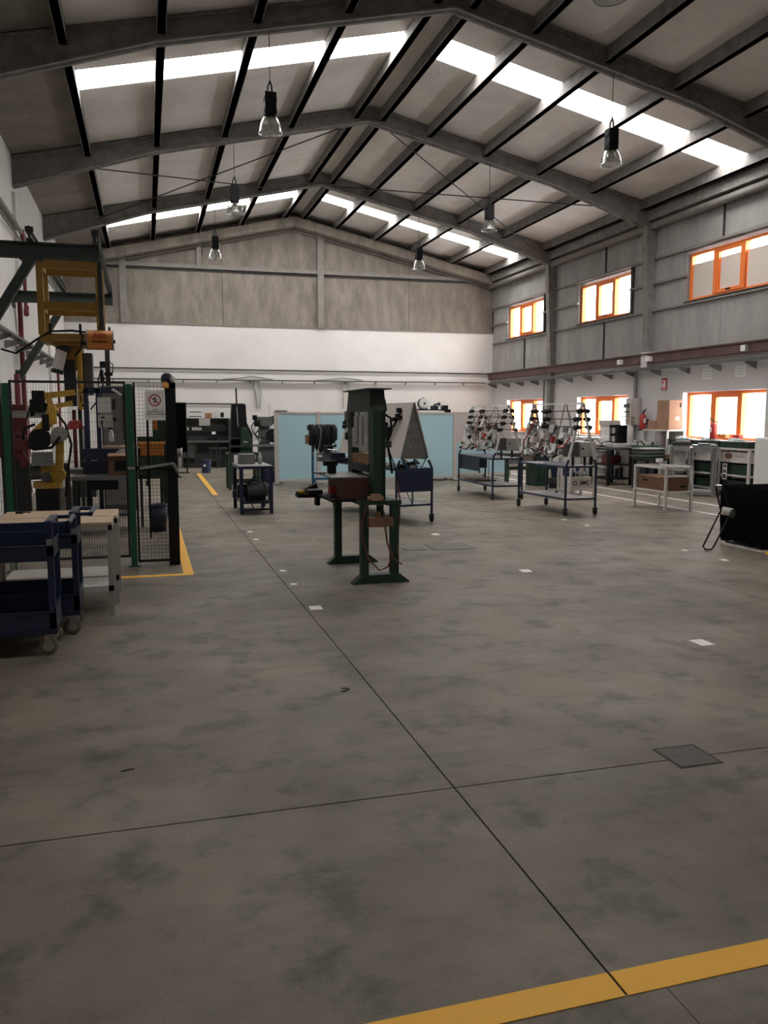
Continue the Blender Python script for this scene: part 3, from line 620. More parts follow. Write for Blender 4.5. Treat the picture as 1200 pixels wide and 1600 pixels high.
# things inside and behind the cage
t = thing('electrical_cabinet', 'tall grey electrical cabinet behind the cage mesh', 'cabinet', (-.47, 15.0, 0))
part(t, 'body', 'dark_grey', ('b', -.25, .28, -.2, .25, 0, 2.1), bevel=.01); part(t, 'door', 'grey_metal', ('b', -.22, .24, -.225, -.2, .1, 1.98)); part(t, 'door_handle', 'black', ('b', .1, .13, -.245, -.225, 1.2, 2.0))
t = thing('test_bench', 'dark blue framed test bench with light on top inside the cage', 'bench', (-.63, 12.6, 0))
for x in (-.18, -.02): part(t, 'post', 'blue_frame', ('b', x - .03, x + .03, -.04, .04, 0, 1.98))
part(t, 'beam', 'blue_frame', ('b', -.2, .28, -.04, .04, 1.92, 2.0)); part(t, 'work_light', 'white_plastic', ('r', (.18, -.06, 1.98), (.30, -.08, 1.90), .05, .03))
part(t, 'shelf', 'blue', ('b', -.25, .25, -.15, .2, .98, 1.1), ('b', -.25, .25, -.15, .2, 1.10, 1.138)); part(t, 'drawer', 'navy', ('b', -.25, .25, -.16, .18, .786, .96))
t = thing('switch_box', 'pale wall box with switches on the blue framed bench', 'switch box', (-.56, 12.48, 1.44))
part(t, 'box_body', 'box_grey', ('b', -.09, .10, -.05, .05, 0, .18)); part(t, 'panel', 'white_plastic', ('b', -.09, .09, -.06, -.02, .2, .42)); part(t, 'switch', 'black', ('b', -.05, .0, -.058, -.05, .13, .15), ('b', -.05, -.03, -.058, -.05, .04, .1), ('c', (-.04, -.06, .02), (-.04, -.05, .02), .012)); part(t, 'hose_fitting', 'dark_metal', ('c', (.13, 0, .25), (.13, 0, .4), .03), ('c', (.16, 0, .1), (.12, 0, .14), .035))
t = thing('spray_bottle', 'small white spray bottle on the bench behind the mesh', 'bottle', (-.48, 12.42, 1.24)); part(t, 'bottle', 'white_plastic', ('l', [(.001, 0), (.035, 0), (.036, .1), (.018, .15), (.015, .17)], (0, 0, 0), 14)); part(t, 'nozzle', 'black', ('b', -.03, .02, -.01, .01, .17, .2))
solo('helmet', 'red safety helmet like cap hanging behind the cage mesh', 'helmet', 'red', ('l', [(.11, 0), (.105, .06), (.07, .11), (.001, .13)], (0, 0, 0), 16), ('b', -.13, .0, -.06, .06, -.01, .01), loc=(-.97, 12.6, 1.42))
t = thing('workbench', 'grey steel workbench carrying a carton inside the robot cage', 'workbench', (-.5, 12.2, 0))
part(t, 'worktop', 'grey_metal', ('b', -.5, .3, -.25, .3, .73, .78)); part(t, 'shelf', 'dark_grey', ('b', -.46, .26, -.2, .26, .22, .26)); part(t, 'drawer', 'black', ('b', -.3, .1, -.26, .1, .6, .72))
for x in (-.46, .26):
    for y in (-.2, .26): part(t, 'leg', 'dark_metal', ('b', x - .03, x + .03, y - .03, y + .03, 0, .73))
t = thing('cardboard_carton', 'brown carton with an open side on the bench in the cage', 'box', (-.38, 12.2, .782)); part(t, 'carton', 'carton_dark', ('b', -.14, .14, -.12, .12, 0, .3)); part(t, 'flap', 'cardboard', ('h', (-.14, -.12, .3), (.14, -.12, .3), (.14, -.2, .27), (-.14, -.2, .27), (-.14, -.12, .303), (.14, -.12, .303), (.14, -.2, .273), (-.14, -.2, .273))); part(t, 'contents', 'black', ('b', -.06, .09, -.122, -.119, .06, .2))
solo('foam_block', 'white foam scrap lying on the carton in the cage', 'foam', 'white_plastic', ('p', [(-.08, 0), (.06, 0), (.04, .05), (-.03, .04)], 'y', -.04, .05), loc=(-.35, 12.3, 1.083))
t = thing('conveyor', 'pale topped conveyor table beside the floor robot', 'conveyor', (-1.25, 12.1, 0)); part(t, 'belt', 'white_paint', ('b', -.3, .25, -.3, .3, .95, .98)); part(t, 'side_frame', 'dark_metal', ('b', -.3, .25, -.33, -.3, .82, .98)); 
for x in (-.27, .22): part(t, 'leg', 'dark_metal', ('b', x - .03, x + .03, -.3, -.24, 0, .9))
t = thing('orange_crate', 'orange plastic crate on a tall dark stand behind the gate', 'crate', (.065, 12.6, 1.031)); part(t, 'crate_body', 'orange', ('b', -.16, .17, -.15, .15, 0, .2), bevel=.012); part(t, 'crate_rim', 'beacon', ('b', -.18, .19, -.17, .17, .17, .2))
t = thing('machine_stand', 'dark green machine stand carrying the orange crate', 'stand', (.065, 12.6, 0)); part(t, 'stand_body', 'green', ('b', -.2, .14, -.18, .18, .7, 1.028)); part(t, 'column', 'green', ('b', .02, .14, -.0, .14, 1.235, 1.75)); part(t, 'back_plate', 'green', ('b', -.2, .14, .18, .21, 1.028, 1.3)); part(t, 'leg', 'dark_metal', ('b', -.18, -.14, -.16, -.12, 0, .7)); part(t, 'leg', 'dark_metal', ('b', .1, .14, -.16, -.12, 0, .7)); part(t, 'indicator', 'orange', ('b', .03, .09, -.015, -.001, 1.4, 1.7))
solo('timber_plank', 'pale wooden plank lying across the benches in the cage', 'plank', 'wood_top', ('b', -.42, .25, -.07, .07, 0, .035), loc=(-.20, 12.55, 1.14))
t = thing('waste_bin', 'dark blue waste bin on the floor behind the mesh gate', 'bin', (.125, 12.0, 0)); part(t, 'bin_body', 'navy', ('l', [(.001, 0), (.105, 0), (.125, .36), (.117, .36), (.1, .02), (.001, .02)], (0, 0, 0), 20)); part(t, 'rim', 'blue', ('l', [(.125, .35), (.132, .352), (.132, .375), (.118, .375), (.118, .35)], (0, 0, 0), 20))
t = thing('red_cabinet', 'dark red cabinet at the side wall behind the cage', 'cabinet', (-2.02, 14.25, 0)); part(t, 'body', 'dark_red', ('b', -.2, .22, -.1, .2, .95, 1.78), bevel=.008); part(t, 'door', 'dark_red', ('b', -.18, .2, -.115, -.1, 1.0, 1.74)); part(t, 'foot', 'dark_metal', ('b', -.18, .2, -.08, .18, 0, .95))
t = thing('machine_tool', 'dark grey machine with pale base next to the floor robot', 'machine', (-.95, 13.2, 0)); part(t, 'base', 'cream_paint', ('b', -.5, -.05, -.2, .3, 0, .55)); part(t, 'head', 'dark_grey', ('b', -.1, .2, -.15, .25, .4, .75), ('c', (-.02, -.18, .6), (-.02, 0, .6), .1)); part(t, 'bed', 'grey_metal', ('b', -.5, .3, -.2, .3, .75, .82)); part(t, 'column', 'grey_metal', ('b', .06, .12, -.2, -.14, 0, 1.45)); part(t, 'bracket', 'dark_grey', ('b', -.1, .3, -.2, .1, .08, .14))
for k, (x, m, h, lab) in enumerate([(-1.02, 'green', 1.75, 'dark green upright post of the rear cage side'), (-1.12, 'dark_red', 1.7, 'dark red riser pipe behind the rear cage side'), (-.92, 'green', 1.85, 'dark green upright post nearest the blue framed bench')]):
    solo('upright_post', lab, 'post', m, ('b', -.03, .03, -.03, .03, 0, h), loc=(x - .02, 14.6 + .1 * k, 0))

# red pipes on the side wall
def wpipe(label, x, y, z0, z1, r=.035, m='dark_red'):
    t = thing('riser_pipe', label, 'pipe', (x, y, 0), 0, 'red riser pipes on the side wall'); part(t, 'pipe', m, ('c', (0, 0, z0), (0, 0, z1), r, 10)); part(t, 'valve', m, ('c', (0, 0, z0 + .02), (0, 0, z0 + .14), r * 1.5, 10), ('b', -.02, .05, -.03, .03, z0 + .14, z0 + .2)); return t
wpipe('thick red riser pipe running down the side wall from the far gantry beam', XL + .08, 17.3, .1, 3.95, .045); wpipe('short red drop pipe ending in a valve under the gantry', XL + .1, 18.0, 3.55, 5.2, .035)
wpipe('thin red riser pipe on the side wall behind the yellow carriage', XL + .08, 24.0, .1, 3.6, .035); wpipe('stubby red pipe end rising by the fence edge', XL + .1, 16.3, .1, 2.35, .05)
solo('wall_duct', 'dull pipe running high along the white side wall', 'pipe', 'rail_grey', ('c', (XL + .07, 9, 5.2), (XL + .07, 26.5, 5.1), .05, 10), ('c', (XL + .07, 9, 5.02), (XL + .07, 26.5, 4.93), .025, 8))

# ------------------------------------------------------------------ blue trolleys and white tables in front of the cage
def caster(parent, x, y, r, m='rubber', hub='grey_plastic', top=.2, axis='x'):
    c = part(parent, 'caster', hub, ('b', x - .035, x + .035, y - .03, y + .03, top - .012, top), *([('b', x - .026, x - .02, y - .028, y + .028, r * .8, top - .01), ('b', x + .02, x + .026, y - .028, y + .028, r * .8, top - .01)] if axis == 'x' else [('b', x - .022, x + .022, y - .026, y - .02, r * .7, top - .01), ('b', x - .022, x + .022, y + .02, y + .026, r * .7, top - .01)]))
    part(c, 'wheel', m, ('l', [(r * .55, -.014), (r * .92, -.016), (r, -.009), (r, .009), (r * .92, .016), (r * .55, .014)], (x, y, r), 20, axis)); part(c, 'hub', hub, ('c', (x - .017, y, r), (x + .017, y, r), r * .6, 16) if axis == 'x' else ('c', (x, y - .017, r), (x, y + .017, r), r * .6, 16))
    return c
mat('caster_wheel', (0.20, 0.16, 0.13), 0.7); mat('caster_hub', (0.42, 0.40, 0.37), 0.5)
def trolley(label, x, y):
    t = thing('tool_trolley', label, 'trolley', (x, y, 0), 0, 'blue tool trolleys in front of the cage'); W, D = 1.0, .42
    for nm, z0, zf in (('upper_tray', .65, .775), ('lower_tray', .155, .33)):
        tr = part(t, nm, 'blue', ('b', -W, 0, 0, D, z0, z0 + .012), ('b', -W, 0, 0, .012, z0, zf - .03), ('b', -W, 0, D - .012, D, z0, zf + .02), ('b', -.012, 0, 0, D, z0, zf), ('b', -W, -W + .012, 0, D, z0, zf)); part(tr, 'tray_lip', 'navy', ('b', -W, 0, -.008, 0, z0 - .005, z0 + .03), ('b', -W, 0, -.006, .012, zf - .035, zf - .025))
    for px in (-.02, -W + .02):
        for py in (.02, D - .02): part(t, 'post', 'blue_frame', ('b', px - .02, px + .02, py - .02, py + .02, .15, .88))
    h = part(t, 'handle', 'blue_frame', ('b', -.05, .0, .0, D, .875, .91), ('b', 0, .10, .0, .03, .88, .905), ('b', 0, .10, D - .03, D, .88, .905), ('c', (.10, .0, .893), (.10, D, .893), .018, 10), bevel=.004); part(h, 'corner_cap', 'grey_metal', ('c', (-.01, .04, .909), (-.01, .04, .917), .016), ('c', (-.01, .12, .909), (-.01, .12, .917), .012))
    part(t, 'corner_plate', 'grey_metal', ('b', -.04, .0, -.004, 0, .74, .79))
    for cx in (-.06, -W + .08):
        for cy in (.05, D - .05): caster(t, cx, cy, .062, 'caster_wheel', 'caster_hub', .155, 'y')
    return t
trolley('blue two tray trolley nearest the camera, cut off by the picture edge', -.62, 5.84); trolley('blue two tray trolley squeezed between the near trolley and the wooden topped tables', -.51, 6.36)
def wtable(label, x0, x1, y0, y1, zt=.76, zs=.22):
    t = thing('work_table', label, 'table', (x0, y0, 0), 0, 'white work tables with wooden tops'); W, D = x1 - x0, y1 - y0
    part(t, 'tabletop', 'wood_top', ('b', 0, W, 0, D, zt - .025, zt), bevel=.003); part(t, 'apron', 'cream_paint', ('b', 0, W, 0, .03, zt - .065, zt - .025), ('b', 0, W, D - .03, D, zt - .065, zt - .025), ('b', 0, .03, 0, D, zt - .065, zt - .025), ('b', W - .03, W, 0, D, zt - .065, zt - .025))
    part(t, 'shelf', 'white_paint', ('b', .02, W - .02, .02, D - .02, zs, zs + .02), ('b', .0, W, -.0, .02, zs - .02, zs + .025))
    for x in (0, W - .04):
        for y in (0, D - .04): part(t, 'leg', 'cream_paint', ('b', x, x + .04, y, y + .04, 0, zt - .065))
    return t
wtable('white steel table with wooden top standing beside the blue trolleys, the nearer of two', -1.25, -.29, 6.93, 7.36); wtable('white steel table with wooden top pushed against the safety fence side, the rear of two', -1.20, -.265, 7.39, 7.91)
solo('hand_tool', 'small black tool lying on the rear wooden tabletop', 'tool', 'black', ('b', -.03, .03, -.02, .02, 0, .02), ('t', [(.03, 0, .01), (.06, .02, .008), (.09, .02, .006)], .005), loc=(-1.08, 7.75, .76))
# ------------------------------------------------------------------ green press in the middle of the hall
t = thing('workshop_press', 'dark green steel press standing alone on two floor skids in the middle of the hall', 'press', (2.13, 8.2, 0))
for yy in (-.57, .57):
    part(t, 'skid', 'green', ('p', [(-.28, 0), (.28, 0), (.28, .012), (.19, .085), (-.19, .085), (-.28, .012)], 'y', yy - .05, yy + .05))
    for xx in (-.16, .14): part(t, 'leg', 'green', ('b', xx - .037, xx + .037, yy - .04, yy + .04, .085, .79))
part(t, 'base_frame', 'green', ('b', -.21, .20, -.62, -.53, .76, .80), ('b', -.21, .20, .53, .62, .76, .80), ('b', -.20, -.12, -.6, .6, .755, .80), ('b', .10, .18, -.6, .6, .755, .80))
for yy in (-.46, .40): part(t, 'column', 'green', ('b', -.055, .055, yy - .07, yy + .07, .80, 1.655), ('b', -.06, -.05, yy - .09, yy + .09, .80, 1.655), ('b', .05, .06, yy - .09, yy + .09, .80, 1.655))
part(t, 'head', 'gantry_green', ('h', (-.08, -.5, 1.64), (.08, -.5, 1.64), (.08, .46, 1.64), (-.08, .46, 1.64), (-.07, -.46, 1.85), (.07, -.46, 1.85), (.07, .42, 1.85), (-.07, .42, 1.85)))
part(t, 'cap_plate', 'gantry_green', ('b', -.11, .11, -.58, .5, 1.85, 1.862))
part(t, 'guard_curtain', 'guard_glass', ('b', -.062, -.058, -.37, .31, 1.28, 1.64)); part(t, 'guard_strip', 'grey_plastic', ('b', -.068, -.063, .05, .20, 1.32, 1.6)); part(t, 'guard_strip', 'grey_plastic', ('b', -.068, -.063, -.15, .0, 1.30, 1.6))
part(t, 'ram', 'steel', ('c', (0, 0, 1.36), (0, 0, 1.66), .05, 14), ('b', -.04, .04, -.1, .1, 1.32, 1.42)); part(t, 'tool_head', 'box_grey', ('b', -.05, .05, -.24, .06, 1.24, 1.35), ('c', (-.02, .05, 1.35), (.0, .05, 1.45), .03))
part(t, 'die_block', 'wood_brown', ('b', -.06, .06, -.36, .30, 1.13, 1.22)); part(t, 'die_beam', 'navy', ('b', -.07, .07, -.38, .32, 1.05, 1.13), ('b', -.08, .08, -.3, -.1, 1.09, 1.12))
part(t, 'table_plate', 'grey_metal', ('b', -.43, .10, -.36, .36, 1.0, 1.012), ('b', -.48, -.38, .12, .3, 1.012, 1.03)); part(t, 'vise', 'black', ('b', -.34, -.26, .18, .26, 1.012, 1.10), ('b', -.38, -.24, .2, .28, 1.09, 1.14))
part(t, 'casing', 'brown_red', ('b', -.32, .06, -.36, .30, .80, 1.0)); part(t, 'red_box', 'red', ('b', -.37, -.32, -.06, .04, .82, .90))
part(t, 'tray', 'black', ('b', -.44, .10, -.42, .42, .775, .80), ('b', -.55, -.40, .2, .4, .79, .84))
part(t, 'foot_pedal', 'carton_dark', ('b', -.14, .10, -.70, -.60, .56, .64), ('c', (-.04, -.65, .64), (-.04, -.65, .70), .03, 10)); part(t, 'bracket_plate', 'grey_metal', ('b', .04, .2, -.55, -.2, .64, .65))
part(t, 'regulator', 'cardboard', ('b', -.10, .0, -.63, -.56, .80, .86), ('c', (-.13, -.6, .82), (.02, -.6, .82), .022, 10)); part(t, 'filter_bowl', 'black', ('c', (-.02, -.64, .66), (-.02, -.64, .76), .035, 12))
part(t, 'hose', 'hose_red', ('t', [(-.1, -.6, .82), (-.16, -.62, .74), (-.19, -.63, .6), (-.19, -.63, .45), (-.14, -.63, .25), (-.02, -.63, .13), (.06, -.63, .16), (.12, -.62, .3)], .008), ('t', [(.02, -.62, .7), (.03, -.64, .55), (.05, -.64, .4), (.1, -.64, .25), (.2, -.63, .18)], .008), ('t', [(.19, -.5, .95), (.22, -.5, .8), (.2, -.55, .6), (.16, -.6, .4), (.17, -.62, .25)], .008))
part(t, 'cable', 'black', ('t', [(.06, -.5, 1.62), (.12, -.52, 1.58), (.13, -.52, 1.45), (.09, -.5, 1.35), (.12, -.5, 1.2), (.14, -.5, 1.05)], .012), ('t', [(.08, -.3, 1.85), (.12, -.32, 1.75), (.13, -.34, 1.66), (.1, -.36, 1.62)], .007), ('t', [(.09, -.52, 1.3), (.15, -.52, 1.15), (.2, -.5, .98)], .006))
part(t, 'valve', 'grey_metal', ('b', -.11, -.06, .36, .44, 1.56, 1.65), ('c', (-.09, .38, 1.48), (-.09, .38, 1.57), .015)); part(t, 'valve', 'dark_metal', ('b', .06, .1, -.5, -.42, 1.4, 1.5)); part(t, 'valve', 'dark_metal', ('b', .06, .12, -.55, -.48, 1.3, 1.36))
part(t, 'knob', 'white_plastic', ('c', (-.09, .06, 1.62), (-.07, .06, 1.62), .015))
pd = thing('tool_shelf', 'small dark tool tray with yellow handled tools left of the press casing', 'tray', (1.64, 8.75, .74)); part(pd, 'tray', 'black', ('b', -.12, .14, -.1, .1, 0, .03), ('r', (-.12, 0, .03), (.1, 0, .12), .05), ('b', .08, .12, -.06, .06, -.09, .0)); part(pd, 'tool', 'yellow', ('c', (-.11, -.05, .06), (-.02, -.05, .06), .02)); part(pd, 'support', 'black', ('r', (.1, 0, .0), (.34, -.1, .03), .04))

# ------------------------------------------------------------------ A-frame carts
def aframe_cart(label, x, y, rz, L, W=.56, white=True, bench=.80):
    t = thing('display_cart', label, 'cart', (x, y, 0), rz, 'A-frame carts on castors')
    for px in (-W / 2, W / 2):
        for py in (0, L): part(t, 'leg', 'blue_frame', ('b', px - .014, px + .014, py - .014, py + .014, .11, bench))
    part(t, 'upper_frame', 'blue_frame', ('b', -W / 2, W / 2, -.014, .014, bench - .03, bench), ('b', -W / 2, W / 2, L - .014, L + .014, bench - .03, bench), ('b', -W / 2 - .014, -W / 2 + .014, 0, L, bench - .03, bench), ('b', W / 2 - .014, W / 2 + .014, 0, L, bench - .03, bench))
    part(t, 'lower_frame', 'blue_frame', ('b', -W / 2, W / 2, -.014, .014, .25, .28), ('b', -W / 2, W / 2, L - .014, L + .014, .25, .28), ('b', -W / 2 - .014, -W / 2 + .014, 0, L, .25, .28), ('b', W / 2 - .014, W / 2 + .014, 0, L, .25, .28))
    part(t, 'lower_shelf', 'grey_metal', ('b', -W / 2 + .014, W / 2 - .014, .014, L - .014, .268, .276))
    part(t, 'upper_shelf', 'blue', ('b', -W / 2 + .014, W / 2 - .014, .014, L - .014, bench - .012, bench - .004))
    for px in (-W / 2, W / 2):
        for py in (0, L): caster(t, px, py, .05, 'rubber', 'dark_metal', .115)
        for py in (0, L): part(t, 'frame_foot', 'blue_frame', ('r', (px, py, bench), (px * .80, py, bench + .12), .026, .03))
    return t
pc = aframe_cart('blue cart with a white pegboard A-frame and deep blue end panel behind the press', 3.84, 11.85, math.atan2(.40, 2.4), 2.45, .60, bench=.82)
part(pc, 'end_panel', 'blue', ('b', -.33, .31, -.03, -.015, .47, .79), bevel=.004)
zA, zB, hw = .97, 1.80, .24
for s, nm in ((-1, 'peg_panel'), (1, 'peg_panel')):
    part(pc, nm, 'peg_white', ('h', (s * hw, .0, zA), (s * hw + .012, .0, zA), (s * hw + .012, 2.4, zA), (s * hw, 2.4, zA), (s * .012 - .006, .0, zB), (s * .012 + .006, .0, zB), (s * .012 + .006, 2.4, zB), (s * .012 - .006, 2.4, zB)))
part(pc, 'end_mesh', 'perforated', ('p', [(-hw + .02, zA), (hw - .0, zA - .02), (.0, zB - .02)], 'y', .04, .05))
for z in (1.15, 1.3, 1.45, 1.6): part(pc, 'slot_row', 'white_plastic', *[('b', xx - .016, xx + .016, .036, .04, z, z + .004) for xx in [(i - 1.5) * .10 for i in range(4)] if abs(xx) < (zB - z) / (zB - zA) * hw - .02])
def on_panel(y, z, d=.02):  # point on the camera-side pegboard
    f = (z - zA) / (zB - zA); return (-(hw + (.012 - hw) * f) - d, y, z)
for (y, z, n) in ((.35, 1.62, 5), (.6, 1.35, 4), (2.1, 1.3, 6), (2.3, 1.45, 4)):
    mb_ = []
    for i in range(n):
        px, py, pz = on_panel(y + R.uniform(-.1, .1), z + R.uniform(-.08, .08), .035); mb_.append(('b', px - .03, px + .03, py - .03, py + .03, pz - .03, pz + .03))
    part(pc, 'fitting', 'black', *mb_)
part(pc, 'cylinder', 'black', ('c', on_panel(.75, 1.32, .03), on_panel(.7, 1.5, .03), .025, 12)); part(pc, 'cylinder_rod', 'steel', ('c', on_panel(.70, 1.5, .03), on_panel(.69, 1.55, .03), .008)); part(pc, 'lever', 'steel', ('c', on_panel(.62, 1.28, .03), on_panel(.60, 1.44, .03), .006), ('c', on_panel(.62, 1.28, .05), on_panel(.62, 1.28, .02), .012), ('c', on_panel(.6, 1.43, .05), on_panel(.6, 1.43, .02), .012))
part(pc, 'cable_loom', 'black', ('t', [on_panel(.32, 1.58, .05), on_panel(.4, 1.45, .05), on_panel(.5, 1.3, .05), on_panel(.62, 1.2, .06), on_panel(.8, 1.18, .05), on_panel(1.0, 1.2, .03)], .012), ('t', [on_panel(.28, 1.58, .05), on_panel(.36, 1.42, .05), on_panel(.48, 1.26, .05), on_panel(.62, 1.18, .06)], .008))
part(pc, 'cable_loom', 'hose_red', ('t', [on_panel(.9, 1.2, .04), on_panel(.85, 1.1, .05), on_panel(.7, 1.0, .06), on_panel(.5, .9, .06)], .006), ('t', [on_panel(.95, 1.2, .04), on_panel(.95, 1.05, .05), on_panel(.95, .9, .06)], .006))
part(pc, 'basin', 'blue', ('b', -.62, .30, 1.8, 2.45, .825, .89), ('b', -.64, .32, 1.78, 2.47, .885, .90)); [part(pc, 'brace', 'teal', q) for q in (('r', (.06, .02, .82), (.0, .02, .97), .014), ('r', (.12, .02, .82), (.22, .02, .97), .012), ('r', (-.1, .02, .82), (-.2, .02, .98), .03), ('r', (0, .06, .28), (-.1, .06, .47), .01), ('b', -.02, -.004, .02, .04, .28, .47))]
ob = thing('tool_pile', 'heap of dark tools and cable ends on the pegboard cart top', 'tools', (3.84, 11.95, .82), math.atan2(.40, 2.4))
part(ob, 'tool', 'black', ('b', -.14, -.02, .0, .2, 0, .05), ('c', (-.06, .1, .05), (.12, .16, .08), .02), ('b', .02, .10, .05, .2, 0, .06)); part(ob, 'tool', 'dark_grey', *[('t', [(.02, .1, .06), (.02 + .12 * math.cos(a), .1 + .05 * math.sin(a), .09 + .03 * math.sin(3 * a)), (.02 + .17 * math.cos(a), .1, .05)], .008) for a in (.2, .6, -.2, -.6, 1.0, 2.6)]); part(ob, 'rag', 'grey_plastic', ('b', -.06, .06, -.05, .04, 0, .045))
ob = thing('wrench_stack', 'dark blue cases with metal tools on the far end of the pegboard cart', 'tools', (3.08, 13.86, .902), math.atan2(.40, 2.4)); part(ob, 'case', 'navy', ('b', -.16, .10, -.2, .2, 0, .08)); part(ob, 'tool', 'chrome', ('c', (-.16, -.15, .1), (.06, .1, .1), .012), ('c', (-.18, -.1, .14), (-.02, -.12, .12), .012), ('c', (-.1, -.2, .09), (.08, -.05, .14), .01)); part(ob, 'tool', 'black', ('c', (-.16, .05, .12), (.06, .12, .2), .02), ('b', -.18, -.1, -.1, .1, .08, .2))
ds = thing('desk_lamp', 'thin stand with a dark head on the pegboard cart', 'lamp', (4.0, 12.35, .823)); part(ds, 'stem', 'teal', ('r', (0, 0, 0.0), (.04, 0, .56), .018), ('b', -.05, .05, -.05, .05, 0, .015)); part(ds, 'head', 'black', ('r', (-.08, 0, .55), (.07, 0, .59), .06, .045)); part(ds, 'arm', 'grey_metal', ('r', (.06, 0, .3), (.05, 0, .55), .01))

def wiring_cart(label, x, y, rz, L, W, drawer=False, seed=1):
    r = random.Random(seed)
    t = aframe_cart(label, x, y, rz, L, W)
    za, zb, h = .90, 1.80, W / 2 * .80
    def P(s, v, z, d=.0): f = (z - za) / (zb - za); return Vector((s * (h * (1 - f) + .012) + s * d, v, z))
    for s in (-1, 1):
        for y in (0, L): part(t, 'frame_tube', 'white_plastic', ('r', P(s, y, za), P(s, y, zb), .032))
        for y in (L * .33, L * .66): part(t, 'strut', 'beige_frame', ('r', P(s, y, za), P(s, y, zb), .018))
    part(t, 'ridge_tube', 'white_plastic', ('r', (0, 0, zb), (0, L, zb), .028))
    part(t, 'crossbar', 'grey_metal', ('r', P(-1, .0, za + .05), P(1, 0, za + .05), .012), ('r', P(-1, L, za + .05), P(1, L, za + .05), .012))
    zs = (1.70, 1.58, 1.46, 1.34) if drawer else (1.68, 1.55, 1.42)
    for s in (-1, 1):
        for z in zs:
            part(t, 'rod', 'dark_metal', ('c', P(s, -.05, z, .02), P(s, L + .05, z, .02), .007, 6))
            for (c, wd) in ((.0, .10), (L * .62, .08), (L * .93, .12)) if s < 0 else ((.02, .08), (L * .8, .1)):
                c += r.uniform(-.05, .05); p0 = P(s, c - wd, z, .02); p1 = P(s, c + wd, z, .02)
                part(t, 'plug_connector', 'black', ('c', p0, p0.lerp(p1, .35), .026, 8), ('c', p0.lerp(p1, .3), p0.lerp(p1, .75), .036, 8), ('c', p0.lerp(p1, .7), p1, .022, 8), ('c', p0.lerp(p1, .5), p0.lerp(p1, .5) + Vector((s * .05, 0, -.04)), .016, 6))
    boxes = [(.80, 1.30, .20, .16, 'dark_grey'), (.40, 1.36, .16, .13, 'grey_plastic'), (.58, 1.12, .10, .18, 'cardboard' if not drawer else 'beige_frame'), (.15, 1.30, .14, .24, 'dark_grey'), (.90, 1.10, .14, .12, 'white_paint'), (.70, 1.00, .12, .10, 'box_grey'),
             (.30, 1.05, .12, .14, 'white_paint'), (.50, .98, .14, .08, 'dark_red'), (.10, 1.02, .12, .09, 'dark_grey'), (.95, .98, .10, .12, 'box_grey'), (.62, 1.30, .10, .14, 'box_grey'), (.38, 1.20, .08, .10, 'red'), (.78, 1.15, .08, .07, 'black'), (.22, 1.16, .10, .07, 'black'), (.86, .96, .08, .05, 'beige_frame')]
    boxes += [(r.uniform(.05, .95), r.uniform(.95, 1.45), r.uniform(.06, .13), r.uniform(.05, .12), r.choice(['white_paint', 'box_grey', 'grey_plastic', 'dark_grey', 'black', 'white_plastic'])) for _ in range(14)]
    for (u, z, wd, ht, m) in boxes:
        y = L * u; d = .05 + r.uniform(0, .04); a, b, c, e = P(-1, y - wd / 2, z - ht / 2), P(-1, y + wd / 2, z - ht / 2), P(-1, y + wd / 2, z + ht / 2), P(-1, y - wd / 2, z + ht / 2); nrm = Vector((-.9, 0, .35)) * d
        part(t, 'module', m, ('h', a + nrm, b + nrm, b, a, e + nrm, c + nrm, c, e))
        if m in ('dark_grey',): q = a.lerp(c, .5) + nrm * 1.1; part(t, 'module_label', 'paper', ('b', q.x - .004, q.x, q.y - .03, q.y + .03, q.z - .008, q.z + .008))
    for k in range(26):
        u0, u1 = r.random() * L, r.random() * L; z0, z1 = r.uniform(.95, 1.45), r.uniform(.9, 1.7); u1 = u0 + (u1 - u0) * .45; s = -1 if k % 4 else 1
        m = ('cream_cable', 'dark_metal', 'cream_cable', 'black', 'cream_cable', 'hose_red' if drawer or k > 12 else 'red')[k % 6]
        part(t, 'cable', m, ('t', [P(s, u0, z0, .05), P(s, u0 + (u1 - u0) * .2, (z0 + z1) / 2 - .1, .10), P(s, u0 + (u1 - u0) * .7, (z0 + z1) / 2 - .12, .12), P(s, u1, z1, .05)], .006 + .003 * (k % 3), 5))
    for k in range(8):
        u = L * (.08 + .12 * k); part(t, 'terminal', ('white_plastic', 'black', 'grey_plastic')[k % 3], ('c', P(-1, u, .97, .05), P(-1, u + .05, .93, .08), .02, 8), ('c', P(-1, u + .04, 1.08, .04), P(-1, u + .02, 1.02, .07), .018, 8))
    e = part(t, 'electric_box', 'box_grey', ('b', .02, .30, .06, .30, .94, 1.18), bevel=.006); part(e, 'box_side', 'dark_grey', ('b', -.15, -.0, .10, .3, .94, 1.18)); part(e, 'lock', 'black', ('b', .05, .075, .05, .06, 1.06, 1.09)); 
    part(t, 'box_stand', 'dark_metal', ('b', -.10, -.07, .1, .13, .80, .94), ('b', .12, .15, .1, .13, .80, .94))
    for k in range(4):
        u = L * (.35 + .13 * k); part(t, 'hanging_cable', 'dark_metal', ('t', [(-.1, u, .80), (-.12, u, .65), (-.10 + .04 * (k % 2), u + .04, .5), (-.12, u, .36 + .06 * k)], .006, 5), ('s', (-.12, u, .34 + .06 * k), .022, 8))
    if drawer:
        part(t, 'end_drawer', 'navy', ('b', -W / 2, W / 2, L - .1, L + .02, .50, .79), ('b', -W / 2 + .02, -W / 2 + .03, L * .4, L, .50, .79)); part(t, 'cloth', 'brown_red', ('b', -W / 2 + .05, W / 2 - .1, L * .55, L * .9, .277, .30))
    return t
wiring_cart('near blue wiring cart crowded with plugs and cables on a white A-frame', 6.72, 12.02, .06, 1.55, .56, seed=3)
